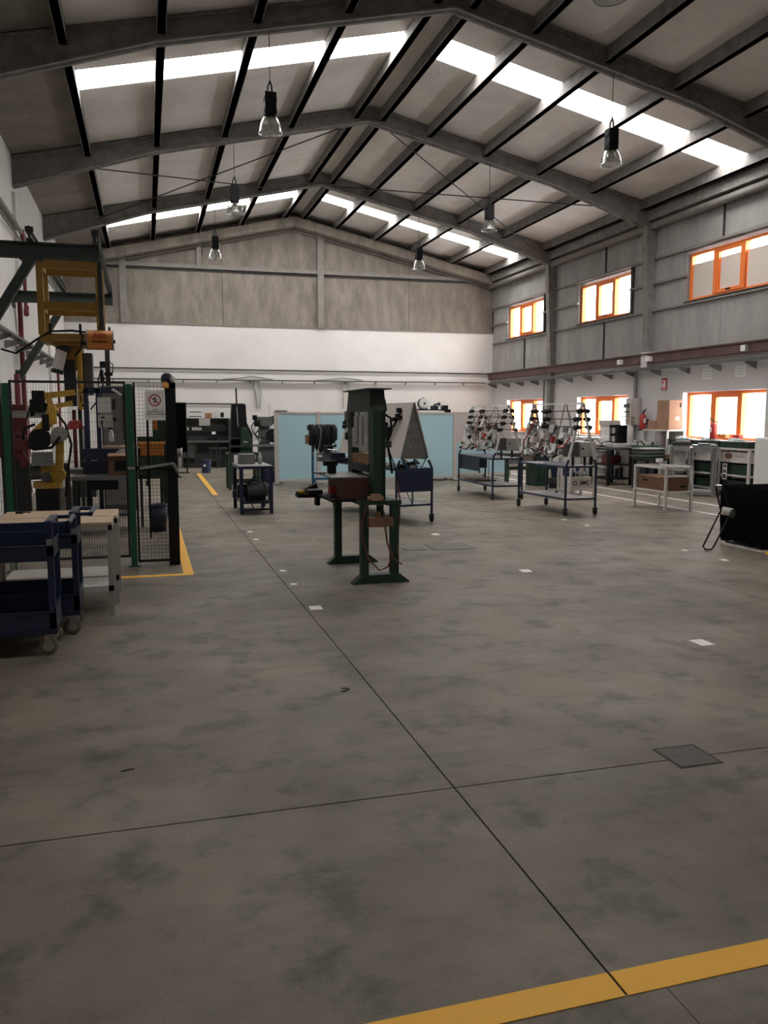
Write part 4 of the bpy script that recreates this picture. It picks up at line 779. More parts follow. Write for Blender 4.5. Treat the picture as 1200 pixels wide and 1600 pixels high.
wiring_cart('far blue wiring cart with plugs and cables, beside the blue partition end', 6.62, 14.65, -.03, 1.95, .60, drawer=True, seed=11)

# ------------------------------------------------------------------ light blue partition and what stands round it
pt = thing('partition_screen', 'light blue office partition with beige frame in the back half of the hall', 'partition', (2.92, 19.5, 0))
W = 4.5; posts = [0, 1.0, 2.35, 3.15, 4.45]
for x in posts: part(pt, 'post', 'beige_frame', ('b', x - .045, x + .045, -.045, .045, .03, 1.70)); part(pt, 'foot', 'grey_metal', ('b', x - .07, x + .07, -.2, .2, 0, .03))
for a, b in zip(posts[:-1], posts[1:]):
    part(pt, 'panel', 'light_blue', ('b', a + .05, b - .05, -.02, .02, .12, 1.64)); part(pt, 'rail', 'beige_frame', ('b', a + .045, b - .045, -.035, .035, 1.64, 1.69)); part(pt, 'rail', 'beige_frame', ('b', a + .045, b - .045, -.035, .035, .06, .12))
p2 = thing('partition_screen', 'second partition with beige upper and pale blue lower half behind the far wiring cart', 'partition', (7.55, 20.9, 0))
for x in (0, .25, 1.95): part(p2, 'post', 'beige_frame', ('b', x - .03, x + .03, -.03, .03, 0, 1.70))
part(p2, 'glass_pane', 'guard_glass', ('b', .03, .22, -.01, .01, 1.1, 1.66)); part(p2, 'panel', 'light_blue', ('b', .03, .22, -.02, .02, .08, 1.1)); part(p2, 'panel', 'beige_frame', ('b', .28, 1.92, -.02, .02, .9, 1.66)); part(p2, 'panel', 'light_blue', ('b', .28, 1.92, -.02, .02, .08, .9)); part(p2, 'rail', 'beige_frame', ('b', 0, 1.95, -.035, .035, 1.66, 1.70)); part(p2, 'rail', 'beige_frame', ('b', 0, 1.95, -.03, .03, .02, .08))
cb = thing('filing_cabinet', 'white cabinet with dark shelf rising just over the blue partition', 'cabinet', (6.42, 19.7, 0)); part(cb, 'body', 'white_plastic', ('b', 0, .75, 0, .45, 0, 1.72)); part(cb, 'shelf', 'black', ('b', 0, .92, 0, .45, 1.74, 1.765), ('b', .88, .92, 0, .45, 1.58, 1.74), ('b', .7, .88, .05, .4, 1.70, 1.73)); part(cb, 'drawer', 'white_paint', ('b', .02, .73, -.012, 0, 1.2, 1.66)); part(cb, 'end_panel', 'black', ('b', .75, .92, .2, .3, 0, .1), ('b', .86, .92, .2, .3, .1, 1.6))
cr = thing('cable_reel', 'white and dark cable reel on the shelf above the partition', 'reel', (6.68, 19.9, 1.766)); part(cr, 'drum', 'black', ('l', [(.08, -.08), (.08, .08)], (0, 0, .14), 18, 'y')); part(cr, 'flange', 'white_plastic', ('l', [(.05, -.07), (.135, -.07), (.14, -.08), (.135, -.09), (.05, -.09), (.03, -.085)], (0, 0, .14), 22, 'y')); part(cr, 'flange', 'dark_grey', ('l', [(.03, .07), (.135, .07), (.135, .09), (.03, .09)], (0, 0, .14), 22, 'y')); part(cr, 'stand', 'black', ('b', -.12, .1, -.09, .09, 0, .015), ('c', (0, -.09, .28), (0, .09, .28), .01))
pm = thing('camera_tripod_head', 'dark metal clamp tools lying on the shelf above the partition', 'tools', (7.08, 19.9, 1.766)); part(pm, 'clamp', 'navy', ('b', -.2, -.02, -.05, .05, 0, .09), ('c', (-.12, 0, .09), (.04, 0, .14), .04)); part(pm, 'clamp_jaw', 'black', ('b', .08, .24, -.05, .05, .0, .1)); part(pm, 'handle', 'chrome', ('c', (-.1, -.06, .1), (.1, -.06, .06), .012))
ob = solo('folder', 'grey folder lying on top of the partition end post', 'folder', 'dark_grey', ('b', -.02, .26, -.06, .06, 0, .03), loc=(2.92, 19.5, 1.70))
ch = thing('belt_stand', 'teal tube stand hung with a thick bunch of black belts before the blue partition', 'stand', (3.45, 18.4, 0))
part(ch, 'upright', 'teal', ('c', (.12, 0, .03), (.12, 0, 1.32), .03, 10)); part(ch, 'crossbar', 'teal', ('c', (.0, 0, 1.32), (.66, 0, 1.32), .035, 10)); part(ch, 'foot', 'teal', ('b', .08, .16, -.25, .25, 0, .06), ('c', (.14, 0, .1), (.14, 0, .22), .045, 10), ('b', .14, .7, -.03, .03, .17, .22), ('b', .64, .70, -.2, .2, 0, .2)); part(ch, 'ring', 'dark_metal', ('l', [(.2, 0), (.215, .01), (.2, .02)], (.42, 0, .74), 20), ('c', (.5, 0, .75), (.5, 0, 1.3), .012))
rr = random.Random(5)
for k in range(46):
    u = .03 + .61 * k / 45; ln = rr.uniform(.25, .52) * (1 if 7 < k < 38 else .7); y = rr.uniform(-.08, .04)
    part(ch, 'belt', 'black' if k % 9 else 'dark_grey', ('t', [(u, y, 1.30), (u - .02, y - .05, 1.37 + .02 * (k % 2)), (u + .02, y - .07, 1.3), (u + rr.uniform(-.03, .03), y - .07, 1.3 - ln * .6), (u + rr.uniform(-.04, .04), y - .05, 1.3 - ln)], rr.uniform(.022, .034), 5))
for k in range(6):
    u = .12 + .1 * k; part(ch, 'chain', 'grey_metal', ('t', [(u, -.05, 1.2), (u + .01, -.06, .9), (u, -.05, .72 - .05 * (k % 3))], .010, 5))
part(ch, 'tool_bag', 'carton_dark', ('b', -.05, .04, -.1, .0, .98, 1.18))

# ------------------------------------------------------------------ back left: pump table, second press, drum, cabinet, milling machine
t = thing('pump_table', 'blue steel table with a dark pump on its lower shelf', 'table', (1.46, 13.62, 0)); 
for x in (0, .48):
    for y in (0, 1.05): part(t, 'leg', 'blue', ('b', x - .03, x + .03, y - .03, y + .03, 0, .74))
part(t, 'tabletop', 'blue', ('b', -.04, .52, -.04, 1.09, .74, .785)); part(t, 'top_sheet', 'grey_metal', ('b', -.03, .51, -.03, 1.08, .785, .79)); part(t, 'shelf', 'navy', ('b', -.0, .48, .0, 1.05, .17, .20), ('b', 0, .48, 0, .02, .06, .09)) 
t = thing('motor_pump', 'round dark electric pump with cables on the blue table shelf', 'pump', (1.70, 13.95, .203)); part(t, 'motor', 'dark_grey', ('c', (-.12, 0, .17), (.2, 0, .17), .13, 18), ('c', (.2, 0, .17), (.24, 0, .17), .10, 18)); part(t, 'pump_head', 'black', ('c', (-.24, 0, .16), (-.12, 0, .16), .11, 16), ('b', -.27, -.2, -.07, .07, .04, .26)); part(t, 'mount', 'black', ('b', -.15, .18, -.1, .1, 0, .06)); part(t, 'cable', 'black', ('t', [(-.1, -.12, .28), (-.02, -.14, .4), (.1, -.14, .38), (.18, -.13, .2), (.2, -.38, .05), (.1, -.40, -.1), (-.05, -.40, -.12), (-.12, -.38, .05), (-.1, -.16, .15)], .01), ('t', [(-.15, -.1, .3), (0, -.12, .34), (.1, -.12, .3)], .012)); part(t, 'plug_box', 'blue', ('b', -.36, -.29, -.1, .0, .05, .17))
solo('metal_block', 'grey metal housing block standing on the blue pump table', 'block', 'grey_metal', ('b', -.15, .12, -.1, .15, 0, .17), loc=(1.64, 14.3, .79), bevel=.01)
solo('oil_bottle', 'slim pale bottle on the blue pump table', 'bottle', 'grey_plastic', ('l', [(.001, 0), (.035, 0), (.035, .13), (.015, .17), (.015, .2), (.001, .2)], (0, 0, 0), 12), loc=(1.84, 14.2, .79))
t = thing('column_press', 'tall dark green column press on a green stand before the back wall', 'press', (2.02, 18.6, 0))
for x in (-.30, .30):
    for y in (-.3, .3): part(t, 'leg', 'green', ('b', x - .03, x + .03, y - .03, y + .03, 0, .78))
part(t, 'stand_frame', 'green', ('b', -.33, .33, -.33, .33, .76, .80), ); part(t, 'stretcher', 'green', ('b', -.3, .3, -.32, -.28, .14, .19)); part(t, 'stretcher', 'green', ('b', -.3, .3, .28, .32, .14, .19)); part(t, 'stretcher', 'green', ('b', -.3, .3, -.32, -.28, .45, .49)); part(t, 'side_plate', 'black', ('p', [(-.25, .8), (.24, .8), (.24, 1.2), (.12, 1.45), (.10, 1.86), (-.20, 1.86), (-.22, 1.45)], 'y', .0, .22)); part(t, 'side_plate', 'green', ('p', [(-.06, .8), (.22, .8), (.20, 1.15), (.10, 1.36), (-.02, 1.36)], 'y', -.2, -.1)); part(t, 'ram', 'steel', ('c', (-.08, -.05, 1.36), (-.10, -.05, 1.82), .012, 8)); part(t, 'spindle', 'black', ('c', (-.10, -.05, 1.8), (-.11, -.05, 2.2), .018, 8)); part(t, 'work_table', 'dark_metal', ('b', -.26, .2, -.25, .25, .92, .96), ('b', -.26, .0, -.2, .2, 1.1, 1.13)); part(t, 'gauge', 'grey_plastic', ('b', .02, .10, -.215, -.2, 1.02, 1.05))
t = thing('oil_drum', 'dark blue steel drum with a small white label on the open floor near the back', 'drum', (1.60, 24.0, 0)); part(t, 'drum_body', 'drum_blue', ('l', [(.001, 0), (.13, 0), (.135, .01), (.13, .02), (.13, .12), (.135, .13), (.13, .14), (.13, .24), (.135, .25), (.13, .26), (.13, .36), (.136, .37), (.13, .38), (.001, .375)], (0, 0, 0), 24)); part(t, 'drum_label', 'paper', ('b', -.09, -.02, -.132, -.12, .19, .24))
t = thing('tool_cabinet', 'dark grey open workbench cabinet with shelves against the back wall', 'cabinet', (1.08, 26.55, 0)); W = 1.4
part(t, 'back_panel', 'dark_grey', ('b', 0, W, .60, .64, 0, 1.52)); part(t, 'side_panel', 'dark_metal', ('b', -.03, 0, 0, .64, 0, 1.52)); part(t, 'side_panel', 'dark_metal', ('b', W, W + .05, 0, .64, 0, 1.52)); part(t, 'top_panel', 'dark_metal', ('b', -.03, W + .05, .2, .64, 1.50, 1.53)); part(t, 'shelf', 'dark_metal', ('b', 0, W, .3, .60, 1.12, 1.15)); part(t, 'worktop', 'dark_grey', ('b', -.03, W + .05, -.1, .6, .78, .83)); part(t, 'leg', 'dark_metal', ('b', .36, .41, -.05, 0, 0, .78)); part(t, 'leg', 'dark_metal', ('b', .98, 1.03, -.05, 0, 0, .78)); part(t, 'drawer_unit', 'dark_grey', ('b', 0, .36, .05, .5, .3, .76)); part(t, 'base_rail', 'dark_metal', ('b', 0, W, 0, .05, .08, .12))
for k, x in enumerate((.9, 1.2)):
    s = thing('stool', ('dark stool tucked under the back cabinet worktop, its inner one' , 'dark stool at the outer end of the back cabinet worktop')[k], 'stool', (1.08 + x, 26.3, 0)); part(s, 'seat', 'dark_metal', ('b', -.13, .13, -.13, .13, .58, .63))
    for a in (-.1, .1):
        for b_ in (-.1, .1): part(s, 'leg', 'dark_metal', ('b', a - .015, a + .015, b_ - .015, b_ + .015, 0, .58))
    part(s, 'stretcher', 'dark_metal', ('b', -.1, .1, -.11, -.09, .22, .25))
bx = [(.42, .40, .12, 'white_plastic', 'grey stacked letter trays on the back cabinet top', 0), (.42, .40, .12, 'white_plastic', 'upper letter tray in the stack on the back cabinet top', .14), (.82, .20, .16, 'cardboard', 'small brown box between the trays and the white box on the back cabinet', 0), (1.16, .28, .20, 'white_paint', 'white box with a dark corner on the back cabinet top', 0)]
for x, wd, h, m, lab, dz in bx:
    o = thing('storage_box', lab, 'box', (1.08 + x, 26.98, 1.532 + dz)); part(o, 'box_body', m, ('b', -wd / 2, wd / 2, -.12, .12, 0, h)); part(o, 'box_print' if m != 'cardboard' else 'tape', 'black' if m != 'cardboard' else 'wood_brown', ('b', -wd / 2 + .01, wd / 2 - .01 , -.124, -.12, h * .35, h * .55) if m == 'white_plastic' else ('b', wd * .1, wd / 2 - .01, -.124, -.12, .03, h * .9) if m == 'white_paint' else ('b', -.02, .02, -.123, .0, 0, h + .003)); 
solo('notice', 'pale paper notice hanging on the front edge of the back cabinet', 'notice', 'grey_plastic', ('b', -.17, .17, -.006, 0, -.12, .1), loc=(1.76, 26.74, 1.42))
for k, (x, wd, m) in enumerate(((.1, .2, 'paper'), (.45, .3, 'paper'))): solo('paper_stack', ('paper stack at the dark end of the back cabinet shelf', 'paper stack in the middle of the back cabinet shelf')[k], 'paper', m, ('b', -wd / 2, wd / 2, -.1, .1, 0, .09), loc=(1.08 + x, 27.0, 1.153))
t = thing('bench_telephone', 'small dark device with white label on the back cabinet worktop', 'device', (1.08 + .95, 26.8, .83)); part(t, 'body', 'black', ('b', -.1, .1, -.1, .1, 0, .2)); part(t, 'label', 'paper', ('b', -.06, .06, -.104, -.1, .2, .28)); part(t, 'cable', 'black', ('t', [(-.1, 0, .1), (-.22, -.1, .06), (-.26, -.1, .03)], .02))
t = thing('welding_curtain', 'black curtain screen hanging beyond the cage corner', 'curtain', (.74, 24.2, 0)); part(t, 'frame', 'black', ('c', (0, 0, 1.96), (.34, 0, 1.96), .02), ('c', (.0, 0, .02), (.0, 0, 1.96), .02), ('c', (.34, 0, .02), (.34, 0, 1.96), .02), ('b', -.1, .4, -.2, .2, 0, .02))
mb = MB(); n = 24; vs = [(-.02 + .38 * i / n + .02 * (z < 1), .04 * math.sin(i * 1.4), z) for z in (.58, 1.3, 1.95) for i in range(n + 1)]
mb.add(vs, [(r_ * (n + 1) + i, r_ * (n + 1) + i + 1, (r_ + 1) * (n + 1) + i + 1, (r_ + 1) * (n + 1) + i) for r_ in range(2) for i in range(n)], True); oc = link_mesh('curtain', mb, 'black_cloth', t); sd = oc.modifiers.new('thickness', 'SOLIDIFY'); sd.thickness = .006
t = thing('grinder', 'dark bench grinder low behind the cage corner', 'grinder', (.70, 22.5, .0)); part(t, 'pedestal', 'dark_metal', ('b', -.08, .08, -.08, .08, 0, .55), ('b', -.15, .15, -.15, .15, 0, .03)); part(t, 'motor', 'dark_grey', ('c', (-.15, 0, .64), (.15, 0, .64), .11, 14)); part(t, 'wheel', 'grey_plastic', ('c', (.15, 0, .64), (.19, 0, .64), .13, 16)); part(t, 'wheel', 'grey_plastic', ('c', (-.19, 0, .64), (-.15, 0, .64), .13, 16)); part(t, 'spark_guard', 'yellow_bright', ('r', (.02, -.11, .72), (.04, -.12, .8), .03))
t = thing('milling_machine', 'grey milling machine with cables on a steel table behind the partition end', 'machine', (2.55, 20.6, 0)); part(t, 'table', 'grey_metal', ('b', -.1, .75, -.35, .35, .86, .91)); part(t, 'base', 'dark_grey', ('b', .0, .65, -.3, .3, .0, .55), ('b', .1, .6, -.25, .25, .55, .86)); part(t, 'machine_column', 'dark_grey', ('b', .12, .36, -.1, .25, .91, 1.50), ('b', .05, .42, -.2, .25, 1.36, 1.58)); part(t, 'head', 'black', ('c', (-.02, -.15, 1.42), (.12, -.15, 1.42), .09, 14), ('c', (.0, -.1, 1.5), (.0, -.1, 1.62), .06), ('c', (.42, -.1, 1.5), (.58, -.1, 1.52), .10, 14)); part(t, 'belt_cover', 'black', ('c', (.44, -.25, 1.12), (.44, .05, 1.12), .17, 20)); part(t, 'chrome_lever', 'chrome', ('r', (.34, -.22, 1.33), (.42, -.22, 1.30), .03), ('r', (.43, -.27, 1.2), (.47, -.27, 1.12), .025)); part(t, 'spindle', 'white_plastic', ('c', (-.02, -.15, 1.05), (.03, -.15, 1.35), .06, 12), ('b', -.06, .12, -.2, .1, .98, 1.08)); part(t, 'hose', 'black', ('t', [(0, -.2, 1.5), (-.1, -.2, 1.35), (-.06, -.2, 1.2), (.05, -.22, 1.1), (.2, -.2, 1.05)], .014), ('t', [(.1, -.2, 1.3), (-.02, -.24, 1.15), (.1, -.24, 1.0)], .012))
solo('machine_sensor', 'white sensor head above the milling machine', 'lamp', 'white_plastic', ('b', -.04, .06, -.04, .04, .05, .17), ('c', (.0, 0, -.12), (.0, 0, .06), .02), loc=(2.95, 20.7, 1.50 + .12 + .08))
t = thing('parts_crate', 'dark blue crate on the floor under the milling machine', 'crate', (3.08, 20.0, 0)); part(t, 'crate_body', 'navy', ('b', -.5, .0, -.12, .12, 0, .3)); part(t, 'label', 'paper', ('b', -.12, -.04, -.125, -.12, .08, .2))
t = thing('side_bench', 'narrow dark bench with a vertical panel beside the green column press', 'bench', (1.93, 19.9, 0)); part(t, 'panel', 'dark_metal', ('b', -.04, .03, -.1, .1, 0.0, 1.5)); part(t, 'ledge', 'dark_grey', ('b', -.06, .05, -.12, .1, 1.5, 1.53))
# ------------------------------------------------------------------ window side
t = thing('white_table', 'open topped white tube table with a brown box on its lower shelf', 'table', (8.36, 12.1, 0)); W, D = .50, .92
for x in (0, W):
    for y in (0, D): part(t, 'leg', 'white_paint', ('b', x - .02, x + .02, y - .02, y + .02, 0, .75))
part(t, 'top_frame', 'white_paint', ('b', 0, W, -.02, .02, .71, .75), ('b', 0, W, D - .02, D + .02, .71, .75), ('b', -.02, .02, 0, D, .71, .75), ('b', W - .02, W + .02, 0, D, .71, .75)); part(t, 'shelf', 'white_plastic', ('b', -.01, W + .01, -.01, D + .01, .315, .335))
o = thing('cardboard_box', 'long brown cardboard box on the lower shelf of the white tube table', 'box', (8.61, 12.55, .336)); part(o, 'box_body', 'carton_dark', ('h', (-.22, -.40, 0), (.22, -.40, 0), (.22, .42, 0), (-.22, .42, 0), (-.225, -.41, .225), (.225, -.41, .225), (.225, .43, .225), (-.225, .43, .225))); part(o, 'hand_hole', 'black', ('b', -.229, -.222, .14, .26, .14, .17)); part(o, 'box_print', 'black', ('b', .06, .18, -.412, -.405, .06, .085)); part(o, 'flap', 'carton_dark', ('b', -.226, .226, .25, .44, .225, .235), ('b', -.226, .226, -.42, -.25, .225, .235))
def dark_bench(label, x, y, W, D, zt, mid=True, rz=0.0):
    t = thing('steel_bench', label, 'bench', (x, y, 0), rz, 'dark steel benches at the window side')
    for a in (0, W):
        for b_ in (0, D): part(t, 'leg', 'black', ('b', a - .03, a + .03, b_ - .03, b_ + .03, 0, zt - .04))
    part(t, 'worktop', 'dark_metal', ('b', -.04, W + .04, -.04, D + .04, zt - .04, zt)); part(t, 'lower_shelf', 'black', ('b', 0, W, 0, D, .14, .18))
    if mid: part(t, 'middle_shelf', 'black', ('b', 0, W, 0, D, .46, .49))
    return t
dark_bench('dark steel bench with three shelves and a red part near the second low window', 10.20, 17.0, .58, .8, .86)
o = thing('red_machine_part', 'dull red machine part on the middle shelf of the dark bench', 'machine part', (10.45, 17.35, .494)); part(o, 'casting', 'dark_red', ('c', (-.1, 0, .1), (.2, 0, .1), .1, 14), ('b', -.16, .0, -.12, .12, 0, .2)); part(o, 'flange', 'dark_metal', ('c', (.2, 0, .1), (.24, 0, .1), .095, 14))
solo('paper_tray', 'pale tray of papers on the dark steel bench', 'tray', 'grey_plastic', ('b', -.17, .17, -.14, .14, 0, .09), loc=(10.62, 17.4, .86), bevel=.01)
for k in range(4): solo('iron_bar', ('short dark iron block at the leg end of the lowest dark bench shelf', 'taller dark iron block second along the lowest dark bench shelf', 'short dark iron block third along the lowest dark bench shelf', 'taller dark iron block at the wall end of the lowest dark bench shelf')[k], 'bar', 'dark_metal', ('b', -.03, .03, -.03, .03, 0, .2 + .03 * (k % 2)), loc=(10.3 + .12 * k, 17.2, .183), group='iron blocks on the dark bench')
dark_bench('low navy steel bench stacked with dark green trays beside the aluminium frames', 10.52, 15.95, .56, .48, .66, False)
for k in range(3):
    o = thing('plastic_tray', ('bottom dark green tray of the stack on the low navy bench', 'middle dark green tray of the stack on the low navy bench', 'top dark green tray of the stack on the low navy bench, with a pale rim')[k], 'tray', (10.69 + .01 * k, 16.2, .662 + .078 * k), .05 * k, 'dark trays stacked on the navy bench'); part(o, 'tray_body', 'green', ('b', -.29 + .02 * k, .27, -.2, .2, 0, .055)); part(o, 'tray_rim', 'dark_grey' if k < 2 else 'grey_plastic', ('b', -.31 + .02 * k, .29, -.22, .22, .055, .077))
solo('small_carton', 'small open cardboard carton at the edge of the low navy bench', 'box', 'cardboard', ('b', -.055, .055, -.09, .09, 0, .09), loc=(11.07, 16.1, .662))
solo('paper_slip', 'white paper slip at the front edge of the low navy bench', 'paper', 'paper', ('b', -.09, .09, -.004, 0, -.07, .02), loc=(10.8, 15.905, .66))
def alu(label, x, y, W, D, zt, mid):
    t = thing('frame_bench', label, 'bench', (x, y, 0), -.6, 'aluminium profile benches')
    for a in (0, W):
        for b_ in (0, D):
            l = part(t, 'leg', 'alu', ('b', a - .04, a + .04, b_ - .04, b_ + .04, 0, zt)); part(l, 'slot', 'dark_grey', ('b', a - .008, a + .008, b_ - .043, b_ - .04, .02, zt - .02), ('b', a - .043, a - .04, b_ - .008, b_ + .008, .02, zt - .02))
    part(t, 'top_frame', 'alu', ('b', 0, W, -.04, .04, zt - .08, zt), ('b', 0, W, D - .04, D + .04, zt - .08, zt), ('b', -.04, .04, 0, D, zt - .08, zt), ('b', W - .04, W + .04, 0, D, zt - .08, zt)); part(t, 'foot_frame', 'alu', ('b', 0, W, -.03, .03, .02, .08), ('b', -.03, .03, 0, D, .02, .08), ('b', 0, W, D - .03, D + .03, .02, .08)); part(t, 'tabletop', 'grey_metal', ('b', -.03, W + .03, -.03, D + .03, zt, zt + .02))
    for z in mid: part(t, 'shelf', 'white_paint', ('b', .04, W - .04, .04, D - .04, z, z + .03))
    return t
alu('grey aluminium frame bench in front, cluttered with flat metal parts', 10.51, 14.40, .44, .50, .95, (.02 + .06,)); alu('grey aluminium frame bench behind, with a white panel inside', 10.62, 15.20, .36, .46, .96, (.32, .55))
solo('leaning_sheet', 'white sheet leaning inside the rear aluminium bench', 'panel', 'white_plastic', ('b', -.12, .12, -.01, .01, 0, .28), loc=(10.91, 15.32, .584), rz=-.6)
o = thing('metal_tray', 'flat grey metal box on the front aluminium bench', 'tray', (10.86, 14.48, .97), -.6); part(o, 'tray_body', 'grey_metal', ('b', -.22, .24, -.2, .2, 0, .05)); part(o, 'lid', 'dark_grey', ('b', -.12, .1, -.14, .1, .05, .08)); part(o, 'handle', 'chrome', ('c', (.1, -.1, .07), (.2, -.05, .06), .012))
o = thing('metal_tray', 'dark shallow tray on the rear aluminium bench', 'tray', (10.91, 15.30, .98), -.6); part(o, 'tray_body', 'dark_metal', ('b', -.18, .18, -.2, .2, 0, .07)); part(o, 'contents', 'grey_metal', ('b', -.12, .16, -.16, .12, .07, .1))
# white rack under the near low window
t = thing('storage_rack', 'long white slotted rack filled with green boxes under the near low window', 'rack', (11.25, 13.62, 0)); L = 2.58; D = .38
for y in (0, .88, 1.74, L): part(t, 'upright', 'white_paint', ('b', -.02, .02, y - .025, y + .025, 0, .955)); part(t, 'upright', 'white_paint', ('b', D - .02, D + .02, y - .025, y + .025, 0, .955))
for z in (.12, .42, .70, .95): part(t, 'shelf', 'white_paint', ('b', -.02, D, 0, L, z - .02, z + .012))
for k in range(3):
    y = .04 + .86 * k + .02
    for zi, (z, h) in enumerate(((.437, .20), (.137, .18))):
        o = thing('green_box', '%s dark green storage box in the white rack, %s from the wide white machine' % (('upper', 'lower')[zi], ('first', 'second', 'third')[k]), 'box', (11.4, 13.62 + y + .36, z), 0, 'green boxes in the white rack'); part(o, 'box_body', 'green', ('b', -.13, .16, -.35, .35, 0, h)); part(o, 'box_rim', 'gantry_green', ('b', -.145, .17, -.365, .365, h - .03, h))
for k in range(2):
    o = thing('product_carton', ('pale flat carton with a red oval mark, nearer the wide white machine', 'pale flat carton with a red oval mark, behind the aluminium bench')[k], 'box', (11.43, 14.15 + 1.15 * k, .716), 0, 'cartons in the white rack'); part(o, 'carton', 'peg_white', ('b', -.14, .16, -.48, .48, 0, .17))
    mb = MB(); n = 24; mb.add([(-.1425, .12 - .11 * math.cos(2 * PI * i / n), .085 + .06 * math.sin(2 * PI * i / n)) for i in range(n)], [tuple(range(n))]); ov = link_mesh('logo_oval', mb, 'sign_red', o)
    mb = MB(); mb.add([(-.1432, .12 - .085 * math.cos(2 * PI * i / n), .085 + .038 * math.sin(2 * PI * i / n)) for i in range(n)], [tuple(range(n))]); link_mesh('logo_field', mb, 'dark_grey', o)
    part(o, 'box_print', 'grey_metal', ('b', -.1425, -.14, -.36, -.06, .09, .1), ('b', -.1425, -.14, -.36, -.12, .07, .078))
for k in range(3):
    o = thing('green_crate', ('shallow dark green crate on the rack top beside the wide white machine', 'shallow dark green crate in the middle of the rack top', 'shallow dark green crate on the rack top behind the rear aluminium bench')[k], 'crate', (11.42, 14.08 + .875 * k, .966), 0, 'green crates on the rack top'); part(o, 'crate_body', 'green', ('b', -.17, .17, -.42, .42, 0, .11)); part(o, 'crate_rim', 'gantry_green', ('b', -.185, .185, -.435, .435, .10, .125))
    for q in range(4): part(o, 'contents', ('white_plastic', 'grey_plastic', 'light_blue', 'paper')[q], ('b', -.1 + .02 * q, .1, -.36 + .19 * q, -.22 + .19 * q, .125, .14 + .015 * q))
def extinguisher(label, x, y, z, s=1.0, rz=0.0, m='red'):
    t = thing('fire_extinguisher', label, 'fire extinguisher', (x, y, z), rz); part(t, 'cylinder', m, ('l', [(.001, 0), (.07 * s, 0), (.075 * s, .02), (.075 * s, .28 * s), (.05 * s, .34 * s), (.02 * s, .36 * s), (.001, .36 * s)], (0, 0, 0), 18)); part(t, 'valve', 'black', ('c', (0, 0, .36 * s), (0, 0, .41 * s), .02 * s), ('r', (-.01, 0, .40 * s), (-.12 * s, 0, .46 * s), .02 * s), ('r', (-.01, 0, .39 * s), (-.11 * s, 0, .40 * s), .015 * s)); part(t, 'hose', 'black', ('t', [(.02, -.02, .38 * s), (.10 * s, -.05, .36 * s), (.12 * s, -.06, .2 * s), (.1 * s, -.06, .05 * s)], .012 * s)); part(t, 'label', 'paper', ('b', -.078 * s, -.073 * s, -.03, .03, .15 * s, .25 * s)); return t
extinguisher('orange red fire extinguisher standing on the rack top against the bright window', 11.42, 14.95, 1.125, .95, 0, 'red')
extinguisher('dark red fire extinguisher hung on the window wall beside the conduit', 11.55, 17.75, 1.28, 1.05, PI / 2, 'red')
part(bpy.data.objects['fire_extinguisher.001'], 'wall_bracket', 'dark_metal', ('b', -.05, .05, -.13, -.07, .1, .25), ('b', -.06, .06, -.12, .09, -.03, 0))
o = thing('tool_case', 'low black case on the rack top beside the extinguisher', 'case', (11.18, 15.0, 1.0)); 
bpy.data.objects.remove(o)
for k, (y, m, lab) in enumerate(((14.75, 'orange', 'orange red box against the bright near window'), (14.35, 'red', 'small red box on the rack top by the window mullion'))): solo('red_box', lab, 'box', m, ('b', -.05, .05, -.09, .09, 0, .07), loc=(11.55, y, 1.09 + .06), group='red boxes on the rack top')
o = thing('price_card', 'white card with dark pictures hanging on the white rack front', 'card', (11.22, 14.28, .33)); part(o, 'card', 'paper', ('b', -.006, 0, -.07, .07, 0, .32)); part(o, 'picture', 'dark_grey', ('b', -.009, -.006, -.05, .05, .02, .1), ('b', -.009, -.006, -.04, .04, .14, .19), ('b', -.009, -.006, -.05, .05, .25, .29))
# white shelf with cartons beside the conduit
t = thing('white_shelf', 'white shelf unit carrying tall cartons between the two low windows', 'shelf', (11.25, 16.3, 0)); D, L = .42, .95
for x in (0, D):
    for y in (0, L): part(t, 'upright', 'white_paint', ('b', x - .02, x + .02, y - .02, y + .02, 0, 1.28))
for z in (.2, .84, 1.26): part(t, 'shelf', 'white_paint', ('b', -.02, D + .02, -.02, L + .02, z, z + .03))
part(t, 'back_panel', 'beige_frame', ('b', D - .02, D, 0, L, .2, 1.26)); part(t, 'divider', 'grey_metal', ('b', .0, .34, .44, .47, .87, 1.26))
o = thing('tall_carton', 'tall cardboard carton on top of the white shelf unit', 'box', (11.44, 16.55, 1.292)); part(o, 'carton', 'cardboard', ('b', -.17, .18, -.26, .22, 0, .33)); part(o, 'carton_upper', 'cardboard', ('b', -.165, .175, -.25, .215, .332, .66)); part(o, 'mark', 'black', ('b', .1, .14, -.252, -.249, .5, .6)); part(o, 'label', 'paper', ('b', .0, .09, -.262, -.259, .22, .29))
solo('carton', 'smaller cardboard carton beside the tall one on the white shelf unit', 'box', 'cardboard', ('b', -.15, .15, -.17, .15, 0, .2), loc=(11.44, 17.0, 1.292))
for k in range(3): solo('tool_box', ('dark tool lying nearest the front on the white shelf board', 'dark tool in the middle of the white shelf board', 'dark tool at the far end of the white shelf board')[k], 'tool', 'dark_grey', ('b', -.13, .1, -.11, .11, 0, .05), ('c', (-.05, -.05, .05), (.05, .05, .1), .03), ('b', -.06, .0, -.08, .02, .05, .08), loc=(11.42, (16.45, 16.89, 17.125)[k], .873), group='dark tools on the white shelf')
